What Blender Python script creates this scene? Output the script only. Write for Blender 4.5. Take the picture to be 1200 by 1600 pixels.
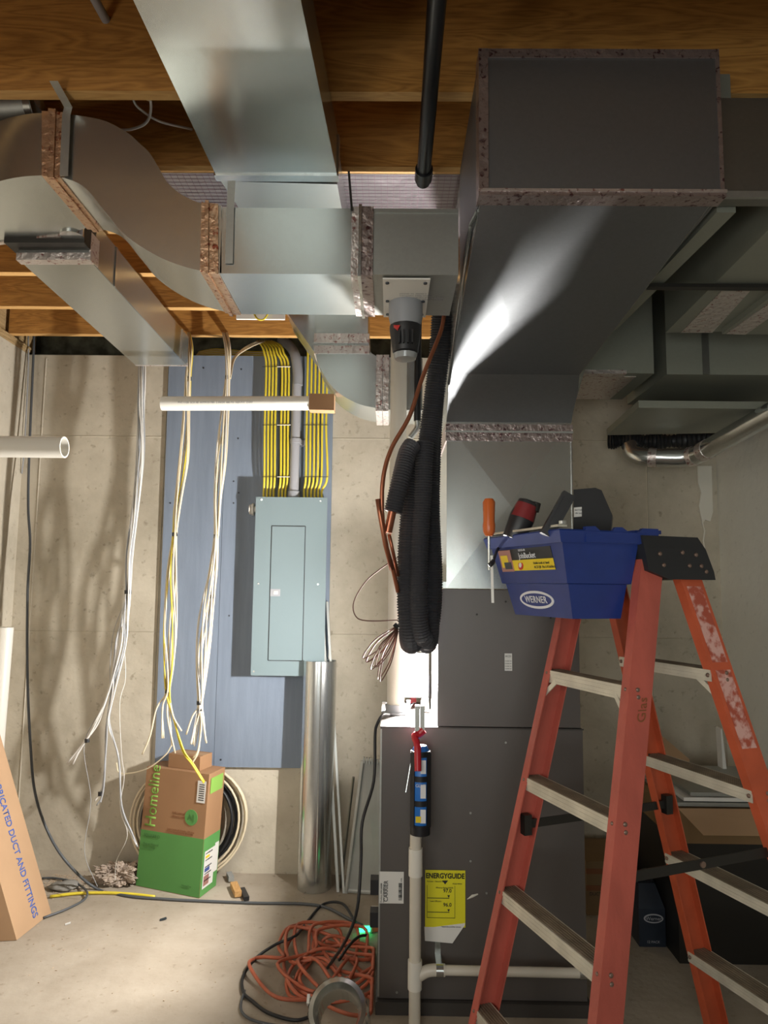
import bpy, bmesh, math, random
from mathutils import Vector, Matrix
random.seed(7)
R = math.radians
for o in list(bpy.data.objects): bpy.data.objects.remove(o)
scene = bpy.context.scene
COL = scene.collection

# ---------------------------------------------------------------- camera
F, H = 1109.0, 1.45
PITCH, ROLL, YAW = R(6), R(.65), R(.6)
fw = Vector((-math.sin(YAW)*math.cos(PITCH), math.cos(YAW)*math.cos(PITCH), math.sin(PITCH)))
_r0 = Vector((math.cos(YAW), math.sin(YAW), 0)); _u0 = _r0.cross(fw)
rt = _r0*math.cos(ROLL) + _u0*math.sin(ROLL)
up = -_r0*math.sin(ROLL) + _u0*math.cos(ROLL)
CP = Vector((0, 0, H))
cd = bpy.data.cameras.new('camera'); cam = bpy.data.objects.new('camera', cd); COL.objects.link(cam)
cd.sensor_fit = 'HORIZONTAL'; cd.sensor_width = 36; cd.lens = F/1200*36; cd.clip_start = .02
m = Matrix.Identity(4)
for i in range(3): m[i][0], m[i][1], m[i][2], m[i][3] = rt[i], up[i], -fw[i], CP[i]
cam.matrix_world = m
scene.camera = cam
def _ray(px, py): return fw + rt*((px-600)/F) - up*((py-800)/F)
def at(px, py, Y): d = _ray(px, py); return CP + d*(Y/d.y)
def atz(px, py, z): d = _ray(px, py); return CP + d*((z-H)/d.z)

# ---------------------------------------------------------------- light
w = bpy.data.worlds.new('world'); scene.world = w; w.use_nodes = True
w.node_tree.nodes['Background'].inputs[0].default_value = (.8, .85, 1, 1)
w.node_tree.nodes['Background'].inputs[1].default_value = .05
def area(name, loc, target, sx, sy, power, colr, spread=180):
    l = bpy.data.lights.new(name, 'AREA'); l.shape = 'RECTANGLE'; l.size = sx; l.size_y = sy
    l.energy = power; l.color = colr; l.spread = R(spread)
    o = bpy.data.objects.new(name, l); COL.objects.link(o); o.location = loc
    o.rotation_euler = (Vector(target)-Vector(loc)).to_track_quat('-Z', 'Y').to_euler(); return o
area('fill_behind', (-1.6, -1.0, 2.2), (-.9, 2.6, .5), 1.2, .7, 7.5, (1, .95, .87), 95)  # unseen fill added behind left to lift the shadows
area('fill_right', (-.2, -1.3, 1.2), (1.6, 2.7, 1.3), 1.4, .9, 6.8, (.95, 1, .97), 80)  # added fill with no visible source, brightens the right wall
area('fill_up_left', (-1.5, -.1, .9), (-1.3, .8, 2.8), .6, .5, 8, (1, .93, .82))  # added upward fill on the left joists, warms the duct reflections
vs = scene.view_settings
vs.view_transform = 'Standard'; vs.look = 'None'; vs.gamma = 1; vs.exposure = 0.45
vs.use_curve_mapping = False
scene.render.film_transparent = False
scene.cycles.max_bounces = 7
scene.cycles.sample_clamp_indirect = 4

# ---------------------------------------------------------------- materials
M = {}
def srgb(c):
    if isinstance(c, str): c = tuple(int(c[i:i+2], 16)/255 for i in (0, 2, 4))
    return tuple(x/12.92 if x <= .04045 else ((x+.055)/1.055)**2.4 for x in c) + (1,)
def mat(name, c, rough=.6, metal=0., var=0., vscale=20, c2=None, bump=0., bscale=60, emit=0, stretch=(1, 1, 1), alpha=1, detail=4, ramp=(.35, .65), spec=None, rvar=0.):
    m = bpy.data.materials.new(name); m.use_nodes = True; nt = m.node_tree; N = nt.nodes; L = nt.links
    b = N['Principled BSDF']; col = srgb(c)
    b.inputs['Base Color'].default_value = col
    b.inputs['Roughness'].default_value = rough; b.inputs['Metallic'].default_value = metal
    if spec is not None: b.inputs['Specular IOR Level'].default_value = spec
    if alpha < 1:
        b.inputs['Transmission Weight'].default_value = 1-alpha
    if emit:
        b.inputs['Emission Color'].default_value = col; b.inputs['Emission Strength'].default_value = emit
    if c2 or var or bump or rvar:
        tc = N.new('ShaderNodeTexCoord'); mp = N.new('ShaderNodeMapping'); mp.inputs['Scale'].default_value = stretch
        L.new(tc.outputs['Object'], mp.inputs['Vector'])
    if c2 or var:
        n = N.new('ShaderNodeTexNoise'); n.inputs['Scale'].default_value = vscale; n.inputs['Detail'].default_value = detail
        L.new(mp.outputs[0], n.inputs['Vector'])
        r = N.new('ShaderNodeValToRGB')
        cc = srgb(c2) if c2 else tuple(x*(1-var) for x in col[:3])+(1,)
        r.color_ramp.elements[0].color = cc; r.color_ramp.elements[1].color = col
        r.color_ramp.elements[0].position = ramp[0]; r.color_ramp.elements[1].position = ramp[1]
        L.new(n.outputs['Fac'], r.inputs[0]); L.new(r.outputs[0], b.inputs['Base Color'])
    if rvar:
        n3 = N.new('ShaderNodeTexNoise'); n3.inputs['Scale'].default_value = 5; n3.inputs['Detail'].default_value = 3
        L.new(mp.outputs[0], n3.inputs['Vector'])
        mr = N.new('ShaderNodeMapRange'); mr.inputs[1].default_value = .3; mr.inputs[2].default_value = .7
        mr.inputs[3].default_value = rough-rvar; mr.inputs[4].default_value = rough+rvar
        L.new(n3.outputs['Fac'], mr.inputs[0]); L.new(mr.outputs[0], b.inputs['Roughness'])
    if bump:
        n2 = N.new('ShaderNodeTexNoise'); n2.inputs['Scale'].default_value = bscale; n2.inputs['Detail'].default_value = 4
        L.new(mp.outputs[0], n2.inputs['Vector'])
        bp = N.new('ShaderNodeBump'); bp.inputs['Strength'].default_value = bump; bp.inputs['Distance'].default_value = .01
        L.new(n2.outputs['Fac'], bp.inputs['Height']); L.new(bp.outputs[0], b.inputs['Normal'])
    M[name] = m; return m
def galv(name, c, rough=.33, spangle=.12, rot=0, metal=.92):
    m = mat(name, c, rough, metal); nt = m.node_tree; N = nt.nodes; L = nt.links; b = N['Principled BSDF']
    tc = N.new('ShaderNodeTexCoord'); v = N.new('ShaderNodeTexVoronoi'); v.inputs['Scale'].default_value = 120
    L.new(tc.outputs['Object'], v.inputs['Vector'])
    mx = N.new('ShaderNodeMix'); mx.data_type = 'RGBA'; mx.inputs[6].default_value = srgb(c)
    mx.inputs[7].default_value = tuple(x*.72 for x in srgb(c)[:3])+(1,)
    mt = N.new('ShaderNodeMath'); mt.operation = 'MULTIPLY'; mt.inputs[1].default_value = spangle*1.3
    sep = N.new('ShaderNodeSeparateColor'); L.new(v.outputs['Color'], sep.inputs[0]); L.new(sep.outputs[0], mt.inputs[0])
    L.new(mt.outputs[0], mx.inputs[0]); L.new(mx.outputs[2], b.inputs['Base Color'])
    return m
galv('galv', 'c3c7c4', .27); galv('galv_dull', 'a9aaa5', .5); galv('galv_dimmed', '858789', .48); galv('galv_bounce', '909286', .5, .1, metal=.5); galv('galv_shiny', 'd2d5d4', .2, .2)  # half-metallic grey-green copy lets the right duct undersides catch bounced light
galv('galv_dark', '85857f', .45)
def tape(name, base, ink, rough=.32):
    m = mat(name, base, rough, .75, bump=.5, bscale=45); nt = m.node_tree; N = nt.nodes; L = nt.links; b = N['Principled BSDF']
    tc = N.new('ShaderNodeTexCoord'); mp = N.new('ShaderNodeMapping'); mp.inputs['Scale'].default_value = (1, 1, 1)
    L.new(tc.outputs['Object'], mp.inputs[0])
    n = N.new('ShaderNodeTexNoise'); n.inputs['Scale'].default_value = 75; n.inputs['Detail'].default_value = 5; n.inputs['Distortion'].default_value = .6
    L.new(mp.outputs[0], n.inputs['Vector'])
    r = N.new('ShaderNodeValToRGB'); e = r.color_ramp.elements
    e[0].position = .33; e[0].color = srgb(ink); e[1].position = .44; e[1].color = srgb(base)
    L.new(n.outputs['Fac'], r.inputs[0]); L.new(r.outputs[0], b.inputs['Base Color']); return m
tape('tape', 'd6cdc8', '9a6a66'); tape('tape_brown', 'c9a88a', '8a4a35'); tape('tape_dark', 'a0928e', '5c3f42')
def wood(name, c, c2, scale=9, axis='X', rough=.65):
    m = mat(name, c, rough, 0, bump=.15, bscale=30, stretch=(.2, 2, 2)); nt = m.node_tree; N = nt.nodes; L = nt.links; b = N['Principled BSDF']
    tc = N.new('ShaderNodeTexCoord'); mp = N.new('ShaderNodeMapping')
    mp.inputs['Scale'].default_value = {'X': (.35, 3, 3), 'Y': (3, .35, 3), 'Z': (3, 3, .35)}[axis]
    L.new(tc.outputs['Object'], mp.inputs[0])
    n = N.new('ShaderNodeTexNoise'); n.inputs['Scale'].default_value = scale*.5; n.inputs['Detail'].default_value = 3; n.inputs['Distortion'].default_value = .6
    L.new(mp.outputs[0], n.inputs['Vector'])
    wv = N.new('ShaderNodeMath'); wv.operation = 'MULTIPLY'; wv.inputs[1].default_value = 22; L.new(n.outputs['Fac'], wv.inputs[0])
    fr = N.new('ShaderNodeMath'); fr.operation = 'PINGPONG'; fr.inputs[1].default_value = 1; L.new(wv.outputs[0], fr.inputs[0])
    n2 = N.new('ShaderNodeTexNoise'); n2.inputs['Scale'].default_value = 60; n2.inputs['Detail'].default_value = 3
    L.new(mp.outputs[0], n2.inputs['Vector'])
    ad = N.new('ShaderNodeMath'); ad.operation = 'MULTIPLY'; L.new(fr.outputs[0], ad.inputs[0]); L.new(n2.outputs['Fac'], ad.inputs[1])
    r = N.new('ShaderNodeValToRGB'); e = r.color_ramp.elements; e[0].position = 0; e[0].color = srgb(c); e[1].position = .75; e[1].color = srgb(c2)
    L.new(ad.outputs[0], r.inputs[0]); L.new(r.outputs[0], b.inputs['Base Color']); return m
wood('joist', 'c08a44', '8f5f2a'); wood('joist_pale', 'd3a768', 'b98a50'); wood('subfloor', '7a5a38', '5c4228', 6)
wood('plate_wood', 'b59a70', '94794f', 8, 'Y'); wood('handle_wood', 'c59a62', 'a87c48', 12, 'Y')
def concrete(name, c, c2, c3, sc=2.2):
    m = mat(name, c, .85, 0, bump=.25, bscale=25); nt = m.node_tree; N = nt.nodes; L = nt.links; b = N['Principled BSDF']
    tc = N.new('ShaderNodeTexCoord')
    n = N.new('ShaderNodeTexNoise'); n.inputs['Scale'].default_value = sc; n.inputs['Detail'].default_value = 8; n.inputs['Roughness'].default_value = .65
    L.new(tc.outputs['Object'], n.inputs['Vector'])
    r = N.new('ShaderNodeValToRGB'); e = r.color_ramp.elements; e[0].position = .32; e[0].color = srgb(c2); e[1].position = .62; e[1].color = srgb(c)
    L.new(n.outputs['Fac'], r.inputs[0])
    n2 = N.new('ShaderNodeTexNoise'); n2.inputs['Scale'].default_value = 34; n2.inputs['Detail'].default_value = 5
    L.new(tc.outputs['Object'], n2.inputs['Vector'])
    r2 = N.new('ShaderNodeValToRGB'); e = r2.color_ramp.elements; e[0].position = .24; e[0].color = srgb(c3); e[1].position = .38; e[1].color = (1, 1, 1, 1)
    L.new(n2.outputs['Fac'], r2.inputs[0])
    mx = N.new('ShaderNodeMix'); mx.data_type = 'RGBA'; mx.blend_type = 'MULTIPLY'; mx.inputs[0].default_value = .55
    L.new(r.outputs[0], mx.inputs[6]); L.new(r2.outputs[0], mx.inputs[7]); L.new(mx.outputs[2], b.inputs['Base Color']); return m
concrete('wall_concrete', 'c6bdab', 'a89f8d', 'a39a8c'); concrete('floor_concrete', 'a99e8e', '8f8372', 'b0a490', 1.6)
concrete('wall_right_mat', 'dad9d0', 'cfcdc2', 'dddddd', 1.2)
concrete('wall_dark_stain', 'aaa592', '85806c', '6f6c60', 3)
mat('blue_board', '7f8b9c', .55, var=.1, vscale=8, stretch=(6, 1, .5), bump=.1, bscale=80)
mat('panel_grey', '78888c', .4, .1, bump=.03, bscale=90); mat('panel_edge', '76868a', .45)
mat('white_plastic', 'dcd9d2', .35); mat('pvc_white', 'd9d5cb', .35); mat('pvc_warm', 'c9c2b4', .4, var=.06, vscale=6)
mat('cable_white', 'cfccc6', .4); mat('cable_grey', '9a9c9e', .4); mat('cable_cream', 'd9cbae', .45); mat('cable_yellow', 'd8c33a', .4)
mat('black_rubber', '1c1c1e', .5); mat('black_tie', '151517', .5); mat('black_plastic', '222224', .45); mat('cord_grey', '4c4f52', .5)
mat('black_pipe', '141518', .3); mat('conduit_grey', '8a8c90', .5); mat('conduit_pale', '9c9ca0', .5)
mat('orange_cord', 'bd6446', .5, var=.25, vscale=15); mat('copper', 'a4684e', .3, .8); mat('bronze_wire', '6a4c42', .4, .5)
mat('insulation_black', '3c3c40', .6, bump=.2, bscale=80)
mat('tread', '8a7c6a', .6, .3, var=.3, vscale=20); mat('galv_matte', 'c6c8c4', .5, .45, var=.1, vscale=8); mat('furnace', '5f5a57', .42, .35, bump=.02, bscale=200)
mat('furnace_dark', '46423f', .45, .3); mat('paper', 'd6d4cf', .6); mat('ink', '222222', .6); mat('ink_grey', '77777a', .6)
mat('yellow_paper', 'dcd420', .5); mat('red_plastic', 'b3202c', .35); mat('ladder_red', 'b25648', .5, var=.25, vscale=12, stretch=(1, 1, .4), bump=.08, bscale=150)
mat('ladder_orange', 'bb5433', .5, var=.2, vscale=12); mat('aluminium', 'd2ccbc', .42, .35, var=.2, vscale=14)
mat('ladder_wear', 'c79a90', .7, c2='a04a36', vscale=40, ramp=(.42, .56)); mat('cap_black', '1f2023', .5)
mat('bucket_blue', '1d3478', .4, var=.12, vscale=20); mat('logo_white', 'd8d8da', .5); mat('label_dark', '1d1f22', .5); mat('label_yellow', 'e0c41c', .5)
mat('cardboard', 'aa8968', .8, var=.08, vscale=6); mat('cardboard_brown', '9a7452', .8, var=.08, vscale=6); mat('cardboard_dark', '7d6240', .8, var=.1, vscale=5)
mat('green_print', '55904a', .7, var=.05, vscale=5); mat('green_ink', '7fa84a', .7); mat('blue_ink', '3d5aa0', .7); mat('dark_green_ink', '3f6a34', .7)
mat('brown_ink', '7b4a28', .7); mat('can_blue', '2a6fc0', .35); mat('can_black', '15161c', .4); mat('drill_red', '7a1f22', .45)
mat('fibreglass', 'b5a494', .95, var=.35, vscale=30, bump=1, bscale=60); mat('screw', '4b5058', .4, .6); mat('rivet', '8a7468', .4, .7)
mat('rim_grey', '6d7468', .8, c2='3c4038', vscale=14, bump=.4, bscale=20); mat('foil', 'a59ea2', .28, .9, bump=.35, bscale=12)
mat('foil_ink', '8f7480', .5, .3); mat('pink_metal', 'b08078', .4, .4); mat('screwdriver', 'c2602a', .35); mat('led_green', '30ff90', .4, emit=4)
mat('lamp_lens', 'ffffff', .5, emit=60); mat('lamp_body', '2a2a2c', .5); mat('clear_plastic', 'e8ecec', .15, alpha=.35); mat('dark_metal', '3a3835', .45, .7)
mat('bristle', '8a8a86', .9); mat('putty', '88857e', .9, bump=.6, bscale=30); mat('blue_black', '1d2632', .45, var=.3, vscale=12); mat('plaster', 'd8d4c8', .9)
mat('dust', 'b9a48c', .95); mat('spot_red', 'c0302c', .4); mat('blue_label', '3a4f8c', .5)

# ---------------------------------------------------------------- helpers
def tag(o, label=None, cat=None, group=None, kind=None):
    if label: o['label'] = label
    if cat: o['category'] = cat
    if group: o['group'] = group
    if kind: o['kind'] = kind
    return o
def thing(name, loc, label, cat, group=None):
    o = bpy.data.objects.new(name, None); COL.objects.link(o); o.location = loc; o.empty_display_size = .1
    return tag(o, label, cat, group)
def wloc(o):
    v = Vector((0, 0, 0))
    while o: v += o.location; o = o.parent
    return v
class MB:
    def __init__(s): s.b = bmesh.new()
    def poly(s, pts, faces):
        vs_ = [s.b.verts.new(p) for p in pts]
        for f in faces:
            try: s.b.faces.new([vs_[i] for i in f])
            except ValueError: pass
        return s
    def box(s, x0, x1, y0, y1, z0, z1):
        p = [(x, y, z) for x in (x0, x1) for y in (y0, y1) for z in (z0, z1)]
        return s.hexa([p[0], p[4], p[6], p[2], p[1], p[5], p[7], p[3]])
    def hexa(s, p):  # bottom 4 ring, top 4 ring
        return s.poly(p, [(3, 2, 1, 0), (4, 5, 6, 7), (0, 1, 5, 4), (1, 2, 6, 5), (2, 3, 7, 6), (3, 0, 4, 7)])
    def obox(s, c, ax, ay, az, hx, hy, hz):
        c = Vector(c); ax = Vector(ax).normalized(); ay = Vector(ay).normalized(); az = Vector(az).normalized()
        q = [(-1, -1), (1, -1), (1, 1), (-1, 1)]
        return s.hexa([c+ax*hx*a+ay*hy*b-az*hz for a, b in q]+[c+ax*hx*a+ay*hy*b+az*hz for a, b in q])
    def prism(s, ring, d):
        n = len(ring); ring = [Vector(p) for p in ring]; d = Vector(d)
        return s.poly(ring+[p+d for p in ring], [tuple(range(n))[::-1], tuple(range(n, 2*n))]+[(i, (i+1) % n, (i+1) % n+n, i+n) for i in range(n)])
    def loft(s, rings, cap=True):
        n = len(rings[0]); pts = [p for r_ in rings for p in r_]; f = []
        for k in range(len(rings)-1):
            for i in range(n): f.append((k*n+i, k*n+(i+1) % n, (k+1)*n+(i+1) % n, (k+1)*n+i))
        if cap: f += [tuple(range(n))[::-1], tuple(range((len(rings)-1)*n, len(rings)*n))]
        return s.poly(pts, f)
    def tube(s, pts, r, n=8, cap=True):
        pts = [Vector(p) for p in pts]; rings = []; rr = r if callable(r) else (lambda i: r[i] if isinstance(r, list) else r)
        t = (pts[1]-pts[0]).normalized(); a = t.orthogonal().normalized()
        for i, p in enumerate(pts):
            t = (pts[min(i+1, len(pts)-1)]-pts[max(i-1, 0)])
            t = t.normalized() if t.length > 1e-9 else Vector((0, 0, 1))
            a = a-t*a.dot(t); a = a.normalized() if a.length > 1e-6 else t.orthogonal().normalized()
            b = t.cross(a); q = rr(i)
            rings.append([p+(a*math.cos(2*math.pi*k/n)+b*math.sin(2*math.pi*k/n))*q for k in range(n)])
        return s.loft(rings, cap)
    def cyl(s, p0, p1, r, n=16, r1=None):
        return s.tube([p0, p1], [r, r if r1 is None else r1], n)
    def ribbon(s, pts, wdir, w_, t_=.0012, ndir=(0, -1, 0)):
        wd = Vector(wdir).normalized()*w_/2; nd = Vector(ndir).normalized()*t_
        pts = [Vector(p) for p in pts]
        return s.loft([[p-wd, p+wd, p+wd+nd, p-wd+nd] for p in pts])
    def build(s, name, mat_, parent=None, smooth=False, bevel=0, label=None, cat=None, group=None, kind=None, seg=2):
        b = s.b
        if bevel:
            es = [e for e in b.edges if len(e.link_faces) == 2 and e.calc_face_angle(0) > .5]
            bmesh.ops.bevel(b, geom=es, offset=bevel, segments=seg, affect='EDGES', clamp_overlap=True)
        bmesh.ops.recalc_face_normals(b, faces=b.faces)
        me = bpy.data.meshes.new(name); b.to_mesh(me); b.free()
        o = bpy.data.objects.new(name, me); me.materials.append(M[mat_] if isinstance(mat_, str) else mat_)
        if smooth:
            me.polygons.foreach_set('use_smooth', [True]*len(me.polygons))
            if smooth == 'auto':
                try: me.set_sharp_from_angle(angle=R(40))
                except Exception: pass
        COL.objects.link(o)
        if parent: o.parent = parent; o.location = -wloc(parent)
        return tag(o, label, cat, group, kind)
def smooth_path(pts, k=6):
    pts = [Vector(p) for p in pts]; out = []
    P_ = [pts[0]*2-pts[1]]+pts+[pts[-1]*2-pts[-2]]
    for i in range(1, len(P_)-2):
        a, b, c, d = P_[i-1:i+3]
        for j in range(k):
            t = j/k; out.append(.5*((2*b)+(c-a)*t+(2*a-5*b+4*c-d)*t*t+(3*b-a-3*c+d)*t**3))
    out.append(pts[-1]); return out
def text(body, size, org, ex, ey, mat_, parent, name='lettering', align='LEFT', sx=1., th=.0006, spacing=1., bold=0.):
    cu = bpy.data.curves.new('t', 'FONT'); cu.body = body; cu.size = size; cu.align_x = align; cu.align_y = 'CENTER'; cu.space_character = spacing
    cu.resolution_u = 3; cu.offset = bold*size
    to = bpy.data.objects.new('t', cu); COL.objects.link(to); bpy.context.view_layer.update()
    me = bpy.data.meshes.new_from_object(to.evaluated_get(bpy.context.evaluated_depsgraph_get()))
    bpy.data.objects.remove(to); bpy.data.curves.remove(cu)
    ex = Vector(ex).normalized(); ey = Vector(ey).normalized(); n = ex.cross(ey).normalized(); org = Vector(org)
    b = bmesh.new(); b.from_mesh(me)
    r_ = bmesh.ops.extrude_face_region(b, geom=b.faces[:])
    for v in r_['geom']:
        if isinstance(v, bmesh.types.BMVert): v.co.z += th
    for v in b.verts: v.co = org+ex*v.co.x*sx+ey*v.co.y+n*v.co.z
    bmesh.ops.recalc_face_normals(b, faces=b.faces)
    me.materials.clear(); b.to_mesh(me); b.free(); me.materials.append(M[mat_]); me.name = name
    o = bpy.data.objects.new(name, me); COL.objects.link(o)
    if parent: o.parent = parent; o.location = -wloc(parent)
    return o
def lerp(a, b, t): return a+(b-a)*t

# ================================================================ structure
XL, XR, YB, ZT = -1.99, 1.73, 3.755, 2.69
JZ = 2.73; JH = .29
ST = dict(kind='structure')
MB().box(XL-.25, XR+.25, -3.2, YB+.3, -.1, 0).build('floor', 'floor_concrete', **ST)
wb = MB().box(XL-.2, XR+.2, YB, YB+.25, 0, ZT).build('wall_back', 'wall_concrete', **ST)
for px, py in ((70, 600), (1010, 730), (262, 600)):
    x = at(px, py, YB).x
    MB().prism([(x-.004, YB, .02), (x+.004, YB, .02), (x, YB-.004, .02)], (0, 0, ZT-.04)).build('form_seam', 'wall_concrete', wb)
for z in (2.24, 1.2):
    MB().prism([(XL, YB, z-.003), (XL, YB, z+.003), (XL, YB-.003, z)], (XR-XL, 0, 0)).build('form_seam', 'wall_concrete', wb)
wl = MB().box(XL-.2, XL, -3.2, YB, 0, ZT).build('wall_left', 'wall_concrete', **ST)
MB().box(XR, XR+.2, -3.2, YB, 0, ZT+.04).build('wall_right', 'wall_right_mat', **ST)
MB().box(XL-.2, XR+.2, -3.3, -3.1, 0, 3.1).build('wall_front', 'wall_concrete', **ST)
ceil = MB().box(XL-.25, XR+.25, -3.3, YB+.3, JZ+JH, JZ+JH+.03).build('ceiling', 'subfloor', **ST)
js = [1.722+.3625*k for k in range(-13, 6)]
jm = None
for Y in js:
    o = MB().box(XL, XR, 0, .036, JZ, JZ+JH).build('joist', 'joist', bevel=.003, seg=1) if jm is None else None
    if o is None: o = bpy.data.objects.new('joist', jm); COL.objects.link(o)
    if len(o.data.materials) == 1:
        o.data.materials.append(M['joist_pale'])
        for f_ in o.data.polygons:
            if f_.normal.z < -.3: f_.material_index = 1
    jm = o.data; o.location.y = Y; o.parent = ceil
# rim, sill plates, blocks
MB().box(XL-.2, XR+.2, YB+.16, YB+.2, ZT+.038, JZ+JH).build('rim_board', 'rim_grey', ceil)
MB().box(XL-.2, XR+.2, YB+.10, YB+.25, ZT, ZT+.038).build('sill_plate', 'rim_grey', ceil)
for z0, dx in ((ZT, 0), (ZT+.02, .004)):
    pass
for k in range(3): MB().box(XL-.15, XL+.0+.004*k, -3, YB, ZT+.0005+.013*k, ZT+.0125+.013*k).build('sill_plate', 'plate_wood', ceil, bevel=.002, seg=1)
MB().box(XL-.19, XL-.02, -3.0, YB+.1, JZ, JZ+JH).build('rim_board', 'plate_wood', ceil)
# galvanised joist hangers on the left wall
for Y in (js[16], js[17]):
    h = MB().box(XL+.0, XL+.045, Y-.003, Y-.0006, JZ+.0, JZ+.16).box(XL, XL+.045, Y+.0366, Y+.039, JZ, JZ+.16).box(XL, XL+.045, Y-.003, Y+.039, JZ-.003, JZ-.0006)
    h.build('joist_hanger', 'galv_dull', ceil)

# foil faced joist panning under joists
fp = thing('foil_joist_panning', (0, js[14]+.2, JZ-.006), 'silver foil sheet with red grid print nailed under the ceiling joists', 'foil panel')
fx0, fx1 = at(250, 290, 2.15).x, at(728, 290, 2.15).x
MB().box(fx0, fx1, js[14]-.0, js[15]+.03, JZ-.005, JZ-.001).build('foil_sheet', 'foil', fp)
g = MB()
for i in range(int((fx1-fx0)/.02)): x = fx0+.01+i*.02; g.box(x-.0005, x+.0005, js[14]+.003, js[15]+.02, JZ-.006, JZ-.0052)
for i in range(18): y = js[14]+.01+i*.02; g.box(fx0, fx1, y-.0005, y+.0005, JZ-.006, JZ-.0052)
g.build('grid_print', 'foil_ink', fp, kind='stuff')
MB().box(fx0, fx1, js[14]-.012, js[14]-.001, JZ-.004, JZ+.012).build('furring_strip', 'joist_pale', fp)

# ================================================================ ducts overhead
def duct_box(name, parent, x0, x1, y0, y1, z0, z1, mt='galv', cross=()):
    """sheet metal section; cross = faces given a shallow stamped X"""
    b = MB(); v = {}
    p = [(x0, y0, z0), (x1, y0, z0), (x1, y1, z0), (x0, y1, z0), (x0, y0, z1), (x1, y0, z1), (x1, y1, z1), (x0, y1, z1)]
    fs = {'bottom': (3, 2, 1, 0), 'top': (4, 5, 6, 7), 'front': (0, 1, 5, 4), 'right': (1, 2, 6, 5), 'back': (2, 3, 7, 6), 'left': (3, 0, 4, 7)}
    nrm = {'bottom': (0, 0, -1), 'front': (0, -1, 0), 'left': (-1, 0, 0), 'right': (1, 0, 0)}
    pts = [Vector(q) for q in p]; faces = []
    for k, f in fs.items():
        if k in cross:
            c = sum((pts[i] for i in f), Vector())/4+Vector(nrm[k])*.006; pts.append(c); ci = len(pts)-1
            faces += [(f[i], f[(i+1) % 4], ci) for i in range(4)]
        else: faces.append(f)
    return b.poly(pts, faces).build(name, mt, parent)
def band(x0, x1, y0, y1, z0, z1, t=.002):  # tape ring around a duct running in X
    b = MB()
    b.box(x0, x1, y0-t, y0, z0-t, z1+t); b.box(x0, x1, y1, y1+t, z0-t, z1+t)
    b.box(x0, x1, y0, y1, z0-t, z0); b.box(x0, x1, y0, y1, z1, z1+t); return b

# --- centre trunk
tz = 2.60
a0, a1 = atz(208, 0, tz), atz(470, 0, tz); b0, b1 = atz(338, 275, tz), atz(527, 275, tz)
YT = (b0.y+b1.y)/2
tl, tr = (a0.x+b0.x)/2, (a1.x+b1.x)/2
tk = thing('trunk_duct', (lerp(tl, tr, .5), YT-.5, tz), 'long pale grey sheet metal trunk duct running overhead towards the camera at top centre left', 'duct')
def trunk_ring(y, l, r_): return [(l, y, tz), (r_, y, tz), (r_, y, 2.725), (l, y, 2.725)]
sl = (b0.x-a0.x)/(b0.y-a0.y); sr = (b1.x-a1.x)/(b1.y-a1.y)
ys = (-1.2, YT)
b = MB()
rings = []
for y in (-1.2, .4, 1.2, YT):
    k = y-YT if y > 1.1 else 1.1-YT
    rings.append(trunk_ring(y, b0.x+sl*k, b1.x+sr*k))
b.loft(rings).build('duct_body', 'galv', tk)
# stamped crease sheet on the underside (shallow X)
k = 1.25-YT
c = [Vector((b0.x+sl*k+.002, 1.25, tz-.0005)), Vector((b1.x+sr*k-.002, 1.25, tz-.0005)), Vector((b1.x-.002, YT-.01, tz-.0005)), Vector((b0.x+.002, YT-.01, tz-.0005))]
MB().poly(c+[sum(c, Vector())/4-Vector((0, 0, .0015))], [(0, 1, 4), (1, 2, 4), (2, 3, 4), (3, 0, 4)]).build('creased_underside', 'galv', tk)
MB().box(b0.x-.004, b1.x+.004, YT-.010, YT+.020, tz-.005, tz+.12).build('foil_tape', 'galv_shiny', tk, bevel=.002, seg=1)
# continuation beyond seam
q = [atz(345, 283, tz+.004), atz(527, 288, tz+.004), atz(534, 327, tz+.004), atz(390, 325, tz+.004)]
yb = 2.88
ext = lambda p, s_: p+(s_-p)*((yb-p.y)/(s_.y-p.y))
e1 = ext(q[1], q[2]); e0 = Vector((e1.x-.22, yb, tz+.004))
dr = thing('trunk_transition_duct', (q[0].x, 2.3, tz), 'tapered teal reflecting duct piece joining the pale trunk end to the drop behind', 'duct')
MB().prism([q[0], q[1], e1, e0], (0, 0, .115)).build('duct_body', 'galv', dr)

# --- crossing branch duct (front Y 2.0)
by0, by1 = 1.768, 2.045; bz0, bz1 = atz(450, 428, 2).z*0+at(450, 428, by0).z, at(450, 325, by0).z
bx = lambda px: at(px, 380, by0).x
br = thing('branch_duct', (bx(450), by0, bz0), 'straight rectangular duct crossing between the curved offset duct and the dark plenum box', 'duct')
duct_box('duct_body', br, bx(345), bx(560), by0, by1, bz0, bz1)
duct_box('duct_collar', br, bx(560), bx(716), by0, by1, bz0, bz1, 'galv_dull')
band(bx(549), bx(560), by0, by1, bz0, bz1, .003).build('foil_tape', 'tape', br, bevel=.001, seg=1)
band(bx(565), bx(583), by0, by1, bz0, bz1, .004).build('foil_tape', 'tape_dark', br, bevel=.001, seg=1)
band(bx(560), bx(565), by0, by1, bz0, bz1, .008).build('joint_cleat', 'galv_shiny', br)
MB().box(bx(585), bx(715), by0-.004, by0, bz1-.012, bz1-.002).build('seam_flange', 'galv_dull', br)
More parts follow.
